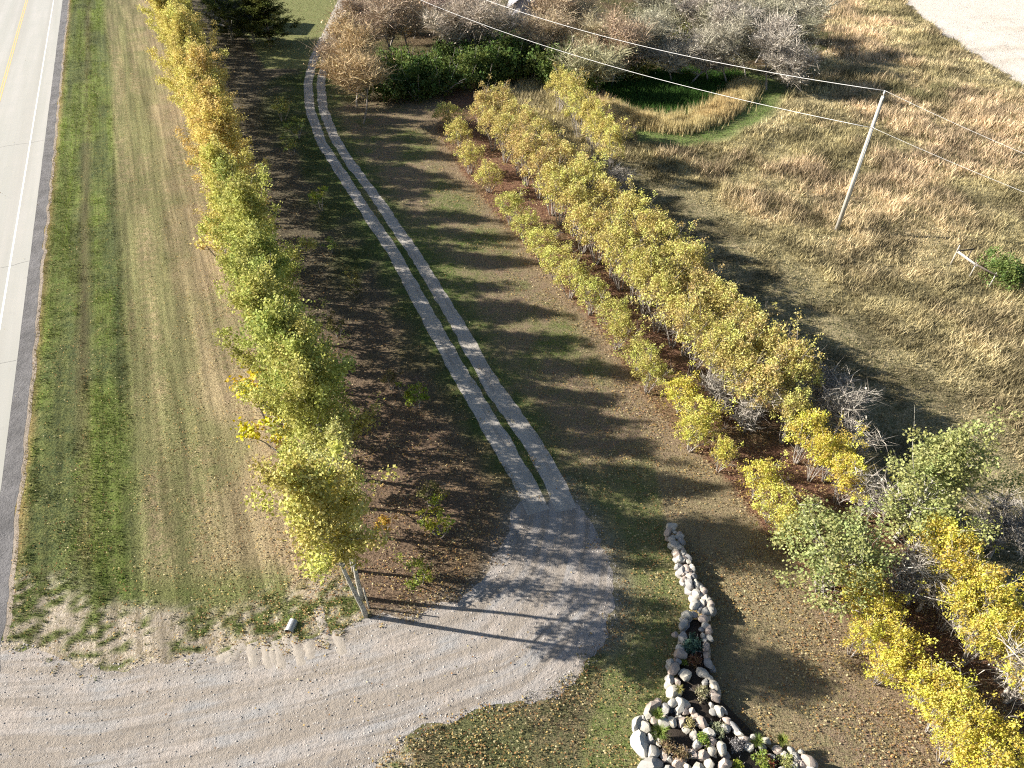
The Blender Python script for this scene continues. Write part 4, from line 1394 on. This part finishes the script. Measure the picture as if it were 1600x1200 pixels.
def wire(label, P0, pts_px, sag, ext, z1, r=0.016):
    P1 = P(*pts_px, z1)
    t = np.linspace(0, ext, 40)[:, None]
    q = np.array(P0)[None] * (1 - t) + P1[None] * t
    tt = t[:, 0] / ext
    q[:, 2] = P0[2] + (P1[2] + sag * 0 - P0[2]) * t[:, 0]
    q[:, 2] -= sag * 4 * (t[:, 0] * (1 - t[:, 0]))
    m = MB(); m.tube(q, r, 5)
    tag(obj('power_wire', m.mesh('power_wire', M_WIRE)), label, 'wire', 'power wires')


T1 = (pb[0] + .12, pb[1], pz + PH + .36)
T2 = (pb[0] + .10, pb[1] - .25, pz + 8.0)
wire('upper power wire from the pole top across the grove', T1, (762, 1), 0.8, 1.5, 9.0)
wire('lower power wire from the pole side across the grove', T2, (662, 2), 1.0, 1.4, 7.2)
wire('upper power wire from the pole top to the meadow edge', T1, (1600, 240), 0.06, 1.8, 9.0, 0.009)
wire('lower power wire from the pole side to the meadow edge', T2, (1600, 300), 0.06, 1.8, 7.0, 0.009)

# ------------------------------------------------------------------ broken fence in the meadow
M_OLDW = mat_plain('weathered_board', (0.47, 0.44, 0.40), (0.35, 0.325, 0.29), 7)
M_DKW = mat_plain('dark_board', (0.11, 0.09, 0.075), None, 7)
fbase = [P(1485, 413), P(1514, 433), P(1509, 408), P(1545, 448)]
org = fbase[0]
fen = thing('broken_fence', 'broken wooden corner fence standing in the dry meadow beside the bush', 'fence', (org[0], org[1], gz1(org[0], org[1])))
tops = []
for k, (bb_, hgt) in enumerate(zip(fbase, (1.55, 1.15, 1.05, 1.1))):
    l = bb_ - org
    mb = MB(); mb.tube([(l[0], l[1], -.3), (l[0] + .04, l[1], hgt * .5), (l[0] + .06, l[1] + .03, hgt)], [.045, .04, .035], 7); obj('post', mb.mesh('post', M_DKW if k in (2,) else M_OLDW), fen)
    tops.append(np.array((l[0] + .05, l[1], hgt)))


def rail(a, b, za, zb, w, mat):
    a = np.array((a[0], a[1] - .07, za)); b = np.array((b[0], b[1] - .07, zb))
    d = b - a; L_ = np.linalg.norm(d)
    R_ = Vector(d).to_track_quat('X', 'Z').to_matrix()
    m = MB(); m.box((a + b) / 2, (L_ + .2, .05, w), 0, np.array(R_)); obj('rail', m.mesh('rail', mat, False), fen)


rail(tops[0], tops[1], 1.08, 1.0, .17, M_OLDW)
rail(tops[0], tops[2], 1.15, 1.0, .10, M_DKW)
rail(tops[1], tops[3], 1.05, .95, .12, M_DKW)

# ------------------------------------------------------------------ culvert
cv_ = P(452, 988)
cul = thing('culvert_pipe', 'corrugated metal culvert end poking out beside the gravel', 'culvert', (cv_[0], cv_[1], -0.17), math.radians(80))
mb = MB()
L_ = np.linspace(0, 0.5, 46)
rad = 0.19 + 0.010 * np.sin(L_ * 2 * math.pi / 0.068)
mb.tube(np.stack([L_, np.zeros(46), np.full(46, .2)], 1), rad, 16, False); obj('pipe', mb.mesh('pipe', M_METAL), cul)
mb = MB(); mb.tube(np.stack([L_ + .004, np.zeros(46), np.full(46, .2)], 1), 0.172, 16, False); obj('inner_wall', mb.mesh('inner_wall', M_DKW), cul)
mb = MB(); th = np.linspace(0, 2 * math.pi, 17)
mb.tube(np.stack([np.zeros(17), .185 * np.cos(th), .2 + .185 * np.sin(th)], 1), .022, 6, False); obj('rim', mb.mesh('rim', M_METAL), cul)

# tyre ruts pressed into the soft edge of the gravel
M_RUT = mat_plain('rut_dirt', (0.37, 0.33, 0.285), (0.30, 0.265, 0.225), 9, .95, .6)
v, f = [], []
rr_ = np.random.default_rng(77)
for (ax, ay), (bx, by) in (((413, 1003), (421, 1046)), ((432, 1000), (441, 1048)), ((447, 992), (451, 1020)), ((459, 994), (471, 1042)), ((383, 1008), (352, 1036)), ((392, 1005), (396, 1044)),
                           ((497, 950), (514, 1012)), ((524, 984), (536, 1024)), ((372, 1012), (338, 1034)), ((424, 1010), (429, 1040)), ((480, 1000), (488, 1030))):
    A, B = P(ax, ay)[:2], P(bx, by)[:2]
    t_ = (B - A) / np.linalg.norm(B - A); nn_ = np.array((-t_[1], t_[0]))
    K = 12
    b0 = len(v)
    for k in range(K):
        u_ = k / (K - 1); c_ = A + (B - A) * u_ + nn_ * rr_.normal(0, .02)
        hgt = .034 * math.sin(math.pi * u_) ** .6 * rr_.uniform(.6, 1.2)
        for e, z_ in ((-.20, 0), (-.08, 1), (.07, .85), (.20, 0)):
            q_ = c_ + nn_ * e * rr_.uniform(.8, 1.2); v.append((q_[0], q_[1], .003 + hgt * z_))
    f += [(b0 + k * 4 + j, b0 + k * 4 + j + 1, b0 + k * 4 + j + 5, b0 + k * 4 + j + 4) for k in range(K - 1) for j in range(3)]
tag(obj('tyre_ruts', mesh_np('tyre_ruts', v, np.array(f), M_RUT, True)), 'low dirt ridges left by tyres at the soft gravel edge', 'dirt', kind='stuff')

# ------------------------------------------------------------------ stone garden wall
def mat_stone():
    n = NT('field_stone')
    oi = n.n('ShaderNodeObjectInfo')
    p = n.objco()
    f1, f2 = n.noise(p, 1.4, 5, .6), n.noise(p, 9.0, 5, .7)
    c = n.mix(n.ramp(f1, .35, .65, 0, .45), oi.outputs['Color'], (0.36, 0.33, 0.29))
    c = n.mix(n.ramp(f2, .5, .72, 0, .5), c, (0.20, 0.19, 0.18))
    n.base(c); n.bump(n.math('ADD', f1, n.math('MULTIPLY', f2, .4)), .5, .06)
    n.b.inputs['Roughness'].default_value = .8
    return n.m


M_STONE = mat_stone()


def stone_mesh(seed):
    r = np.random.default_rng(seed)
    bm = bmesh.new()
    bmesh.ops.create_icosphere(bm, subdivisions=2, radius=0.5)
    v = np.array([q.co[:] for q in bm.verts])
    dirs = r.normal(0, 1, (14, 3)); dirs /= np.linalg.norm(dirs, axis=1)[:, None]
    for d in dirs:                                              # flatten facets like a broken field stone
        h = v @ d; lim = r.uniform(.27, .43)
        v -= np.outer(np.maximum(h - lim, 0) * .95, d)
    v *= 1 + r.normal(0, .02, (len(v), 1))
    f = np.array([[q.index for q in fc.verts] for fc in bm.faces])
    bm.free()
    me = mesh_np('stone', v, f, M_STONE, True)
    me.set_sharp_from_angle(angle=math.radians(28))
    return me


STONES = [stone_mesh(k) for k in range(9)]
M_SOIL = mat_plain('garden_soil', (0.055, 0.042, 0.032), (0.03, 0.024, 0.02), 9, .95, .8)
wall_o = P(1085, 1020)
gw = thing('stone_planter', 'long dry stone planter of rounded field stones with soil and plants', 'stone planter', (wall_o[0], wall_o[1], 0))
SCOL = [(0.38, 0.36, 0.32), (0.43, 0.41, 0.36), (0.29, 0.285, 0.27), (0.41, 0.33, 0.28), (0.23, 0.23, 0.235), (0.45, 0.42, 0.35), (0.34, 0.275, 0.235)]
rst = random.Random(9)


def stone(px, py, dpx, z=0.15, asp=1.0, rz=None, hgt=0.8, c_=None):
    """stone centred at that photo point, dpx its mean size in the photo, z its centre's height"""
    q = P(px, py, z)
    dep = q[1] * CP + (CAM_H - z) * SP
    d = dpx * dep / FPX * 1.04
    o = obj('stone', STONES[rst.randrange(9)], gw, (q[0] - wall_o[0], q[1] - wall_o[1], z))
    k = asp ** 0.36
    o.scale = (d * k, d / k, d * hgt * rst.uniform(.85, 1.1))
    o.rotation_euler = (rst.uniform(-.25, .25), rst.uniform(-.25, .25), rz if rz is not None else rst.random() * 3.1)
    o.color = (*(c_ or SCOL[rst.randrange(7)]), 1)


# narrow wall: lower course then upper course
narrow = [(1046, 838, 13), (1050, 848, 14), (1056, 860, 15), (1060, 871, 14), (1064, 884, 14), (1066, 896, 15), (1072, 908, 15), (1079, 920, 16), (1084, 934, 15), (1095, 940, 15), (1062, 850, 13), (1069, 868, 13), (1074, 884, 13), (1082, 902, 14), (1090, 916, 14), (1100, 930, 14)]
for x_, y_, d_ in narrow: stone(x_ + rst.uniform(-1, 1), y_ + 3, d_ + 6, .2, 1.2)
upper = [(1049, 822, 13, 1.6, .3), (1044, 831, 13, 1.7, 1.2), (1052, 826, 9, 1.2, 1.4), (1050, 845, 12, 1.5, .9), (1061, 838, 10, 1.4, .2), (1056, 851, 15, 1.3, .8), (1065, 846, 9, 1.1, 0), (1062, 856, 10, 1.2, 0), (1059, 866, 13, 1.1, 0), (1067, 863, 9, 1.3, 1.5),
         (1060, 875, 12, 1.2, 0), (1068, 873, 10, 1.1, 0), (1076, 873, 9, 2.2, 1.9), (1060, 886, 9, 1.4, .4), (1065, 893, 13, 1.1, 0), (1074, 890, 12, 1.5, 2.0), (1081, 888, 10, 2.2, 2.0), (1076, 900, 11, 1, 0), (1083, 901, 12, 1.2, 1.2), (1070, 905, 10, 1.2, 1.4), (1078, 915, 14, 1.6, 1.5),
         (1089, 914, 13, 1.9, 2.0), (1096, 918, 9, 2.2, 2.1)]
for x_, y_, d_, a_, r_ in upper: stone(x_, y_, d_ + 5, .52, a_, r_, .9)
mid_ = [(1088, 930, 14), (1099, 926, 12), (1101, 935, 12), (1085, 946, 16), (1097, 942, 14), (1106, 940, 11), (1110, 947, 12), (1094, 952, 8), (1103, 955, 14), (1110, 956, 11)]
for x_, y_, d_ in mid_: stone(x_, y_, d_ + 5, .52, 1.25, 1.4, .9)
for x_, y_, d_ in mid_[::2]: stone(x_ + 2, y_ + 8, d_ + 5, .2, 1.2)
# planter rim: left side and right side
rimL = [(1072, 962, 17, 1.7, .3), (1084, 960, 12, 1.4, 0), (1067, 975, 17, 2.1, 1.0), (1055, 992, 10, 1.1, 0), (1068, 997, 19, 1.3, 1.8), (1062, 1014, 16, 1.2, 0), (1063, 1022, 24, 1.2, .2), (1060, 1033, 9, 1, 0), (1047, 1036, 15, 1.2, 1.3), (1052, 1048, 22, 1.7, 1.1), (1046, 1062, 17, 1.2, 1.5),
        (1058, 1066, 13, 1.2, 1.0), (1052, 1080, 26, 1.3, .9), (1070, 1055, 22, 1.35, -.3), (1066, 1100, 25, 1.3, .1), (1062, 1110, 16, 1.3, 0), (1050, 1100, 18, 1.4, .9), (1070, 1113, 12, 1, 0), (1081, 1112, 11, 1, 0)]
rimR = [(1098, 968, 17, 1.2, .2), (1103, 978, 14, 1.1, 0), (1107, 985, 15, 1.4, 1.7), (1096, 984, 8, 1, 0), (1098, 994, 8, 1.3, 1.6), (1101, 1001, 8, 1, 0), (1108, 997, 13, 1.5, 1.7), (1103, 1013, 15, 1.6, 1.3), (1104, 1026, 14, 1.3, 1.2), (1107, 1036, 17, 1.7, 2.0), (1098, 1052, 20, 1.6, 2.3), (1108, 1060, 12, 1.4, 2.0),
        (1102, 1066, 11, 1.3, 1.8), (1116, 1073, 18, 1.5, 2.2), (1117, 1088, 19, 1.7, 2.3), (1112, 1102, 9, 1.1, 0), (1114, 1113, 12, 1.7, 2.0), (1124, 1113, 17, 1.6, 2.1), (1131, 1110, 11, 2.2, 2.1), (1136, 1126, 16, 1.8, 2.4), (1132, 1138, 16, 1.3, 0), (1148, 1138, 17, 2.2, 2.3), (1154, 1146, 14, 1.8, 2.4)]
for x_, y_, d_, a_, r_ in rimL + rimR: stone(x_, y_, d_ + 2, .46, a_, r_, .95)
for x_, y_, d_, a_, r_ in (rimL + rimR)[::2]: stone(x_ + rst.uniform(-2, 3), y_ + 7, d_ + 5, .16, a_, r_, .8)
# round raised bed
ring = [(1018, 1105, 24, 2.3, .75), (1028, 1098, 14, 1.6, .6), (995, 1130, 24, 2.0, 1.0), (1006, 1122, 10, 1, 0), (1012, 1118, 16, 1.3, .6), (1007, 1138, 21, 1.3, 1.2), (1040, 1108, 18, 1.2, .8), (1000, 1164, 36, 1.45, 1.8), (1024, 1125, 17, 1.2, .6), (1037, 1128, 20, 1.3, 0), (1051, 1130, 17, 1.3, 2.2),
        (1016, 1156, 19, 1.15, 2.2), (1030, 1160, 14, 1.5, 1.5), (1018, 1178, 25, 1.1, .3), (1037, 1180, 18, 1.3, 1.2), (1046, 1186, 15, 1.3, 0), (1060, 1191, 20, 1.2, .2), (1015, 1197, 36, 2.2, .05), (1045, 1205, 24, 1.5, 0), (1075, 1200, 14, 1.2, 0), (1082, 1178, 16, 1.6, 1.9),
        (1098, 1182, 20, 1.3, .1), (1090, 1202, 22, 1.4, 0), (1108, 1195, 17, 1.4, 1.6), (1112, 1172, 19, 1.6, 1.8), (1113, 1158, 17, 1.4, 2.0), (1107, 1145, 19, 1.6, 2.2), (1085, 1150, 16, 1.4, 1.6), (1088, 1165, 17, 1.3, .2), (1096, 1130, 21, 1.5, 2.2), (1088, 1120, 13, 1.2, 0), (1066, 1128, 19, 1.2, .9), (1072, 1140, 14, 1.4, 1.3),
        (1128, 1172, 22, 1.5, 1.8), (1130, 1196, 22, 1.6, .2)]
for x_, y_, d_, a_, r_ in ring: stone(x_, y_, d_ + 2, .52, a_, r_, .95, (0.55, 0.54, 0.5) if (x_, y_) == (1000, 1164) else None)
for x_, y_, d_, a_, r_ in ring[::3]: stone(x_, y_ + 6, d_ + 6, .18, a_, r_, .8)
# arm running right along the bottom
arm = [(1163, 1155, 16, 1.8, .2), (1178, 1152, 13, 1.6, 0), (1170, 1168, 16, 1.7, -.1), (1190, 1166, 14, 1.5, 0), (1197, 1158, 13, 1.6, -.3), (1204, 1182, 12, 1.2, 0), (1214, 1172, 16, 1.4, -.4), (1226, 1180, 16, 1.3, -.5), (1235, 1172, 11, 1.6, -.5), (1242, 1182, 17, 1.8, -.5), (1250, 1175, 10, 1.4, -.4), (1262, 1190, 24, 1.8, -.5),
       (1253, 1194, 15, 1.3, 0), (1240, 1198, 15, 1.2, 0), (1222, 1205, 16, 1.2, 0), (1270, 1205, 20, 1.4, 0)]
for x_, y_, d_, a_, r_ in arm: stone(x_, y_, d_ + 2, .40, a_, r_, .9)
fill = random.Random(21)
for k in range(34):
    a_ = fill.random() * 6.283; r_ = fill.uniform(.45, 1.0)
    stone(1058 + 56 * r_ * math.cos(a_), 1152 + 42 * r_ * math.sin(a_), fill.uniform(6, 11), .46, fill.uniform(1, 1.6))
for k in range(22):
    t_ = fill.random()
    stone(np.interp(t_, (0, .5, 1), (1050, 1068, 1098)) + fill.uniform(-3, 12), 826 + 128 * t_, fill.uniform(6, 10), .58, fill.uniform(1, 1.8))
# soil fill
for poly, z in ((PL([(1078, 968), (1098, 968), (1102, 1010), (1104, 1060), (1122, 1100), (1150, 1150), (1225, 1185), (1225, 1215), (1100, 1215), (1060, 1120), (1058, 1050), (1068, 1000)], .3), .3),
                (PL([(1030, 1112), (1075, 1118), (1100, 1150), (1110, 1190), (1060, 1215), (1010, 1180), (1005, 1140)], .42), .42)):
    rg = smooth_poly(poly, 1)
    rel = rg - wall_o[:2]
    m = len(rel)
    v = np.vstack([np.hstack([rel, np.full((m, 1), z)]), np.hstack([rel, np.full((m, 1), -.02)]), [[*rel.mean(0), z + .05]]])
    i = np.arange(m); j = (i + 1) % m
    obj('soil', mesh_np('soil', v, [np.stack([i, j, np.full(m, 2 * m)], -1), np.stack([i + m, j + m, j, i], -1)], M_SOIL), gw)


# plants growing in the planter
def tuft(seed, H, R, nblade, rng_w=.008):
    r = np.random.default_rng(seed)
    az = r.random(nblade) * 6.283; ln = H * r.uniform(.7, 1.15, nblade); sp = R * r.uniform(.2, 1.1, nblade)
    w_ = np.stack([-np.sin(az), np.cos(az), 0 * az], 1) * rng_w
    d = np.stack([np.cos(az), np.sin(az), 0 * az], 1)
    b0 = d * .04; m1 = d * (sp * .5)[:, None] + np.array((0, 0, 1)) * (ln * .75)[:, None]; tp = d * sp[:, None] + np.array((0, 0, 1)) * (ln * .8)[:, None]
    v = np.stack([b0 - w_, b0 + w_, m1 + w_ * .8, m1 - w_ * .8, tp], 1).reshape(-1, 3)
    k = np.arange(nblade)[:, None] * 5
    return mesh_np('blades', v, [k + np.array([0, 1, 2, 3]), k + np.array([3, 2, 4])], M_LEAF, False,
                   {'rnd': ('FLOAT', 'FACE', np.tile(r.random(nblade), 2)), 'clump': ('FLOAT', 'FACE', np.tile(r.random(nblade), 2))})


TUFT = [tuft(700 + k, .46, .30, 260) for k in range(3)]
MINI = [make_bush(720 + k, .38, .30, 520, .055, 6) for k in range(3)]


def tuft_thing(label, px, py, z, sc, c_):
    q = P(px, py, z)
    t = thing('ornamental_grass', label, 'grass clump', (q[0], q[1], z - .06), rst.random() * 6, 'ornamental grasses in the stone planter')
    t.scale = (sc, sc, sc)
    b = obj('blade_clump', TUFT[rst.randrange(3)], t); b.color = (*c_, 1)


GT = (0.20, 0.26, 0.06)
tuft_thing('green ornamental grass in the upper left of the round stone bed', 1026, 1120, .62, 1.0, GT)
tuft_thing('largest green ornamental grass, in the round stone bed', 1030, 1150, .62, 1.3, GT)
tuft_thing('green ornamental grass at the start of the stone arm', 1182, 1162, .5, 1.0, GT)
tuft_thing('bright green ornamental grass on the lawn side of the stone arm', 1220, 1160, .5, 1.0, (0.24, 0.28, 0.06))
tuft_thing('yellow-green grass clump against the pale stones halfway down', 1059, 1080, .5, .8, (0.34, 0.32, 0.10))


def mini(name, label, px, py, z, sc, c_):
    q = P(px, py, z)
    t = thing(name, label, 'plant', (q[0], q[1], z - .1), rst.random() * 6, 'small plants in the stone planter')
    t.scale = (sc, sc, sc)
    k = rst.randrange(3)
    obj('stem', MINI[k][0], t); b = obj('foliage', MINI[k][1], t); b.color = (*c_, 1)


mini('creeping_juniper', 'blue-green creeping juniper filling the top of the planter', 1083, 1008, .42, 1.5, (0.07, 0.13, 0.10))
mini('dry_plant', 'rusty brown withered plant below the juniper', 1088, 1033, .40, 1.1, (0.19, 0.10, 0.055))
mini('leafy_plant', 'small lime green plant beside the rusty one', 1071, 1036, .42, .55, (0.26, 0.30, 0.05))
mini('silver_plant', 'tan and silver shrub inside the right rim, halfway down', 1094, 1085, .45, 1.1, (0.28, 0.26, 0.15))
mini('silver_plant', 'silver green shrub beside the lower right rim', 1119, 1136, .45, 1.0, (0.26, 0.28, 0.17))
mini('lavender_plant', 'grey lavender shrub at the corner of the stone arm', 1148, 1165, .45, 1.0, (0.22, 0.21, 0.21))
mini('yellow_plant', 'yellowish dry plant between stones of the round bed top', 1079, 1128, .6, .8, (0.40, 0.35, 0.16))
mini('dry_plant', 'brown seedhead plant left of the dark soil in the round bed', 1044, 1168, .6, 1.1, (0.26, 0.20, 0.11))
mini('dry_plant', 'tan seedhead plant near the bottom of the round bed', 1068, 1180, .6, 1.1, (0.34, 0.25, 0.14))
mini('green_plant', 'bright green plant with red leaves in the round bed', 1098, 1158, .62, .9, (0.22, 0.30, 0.05))
mini('green_plant', 'lime green plant on the soil at the bottom edge', 1154, 1192, .42, .7, (0.30, 0.34, 0.05))
mini('green_plant', 'green leafy plant on the inner side of the stone arm', 1190, 1188, .42, 1.1, (0.22, 0.28, 0.06))
mini('red_plant', 'red-brown plant beside the green leafy one', 1203, 1190, .42, .8, (0.24, 0.09, 0.05))
mini('yellow_plant', 'pale yellow-green plant near the end of the stone arm', 1228, 1192, .42, 1.0, (0.36, 0.38, 0.14))
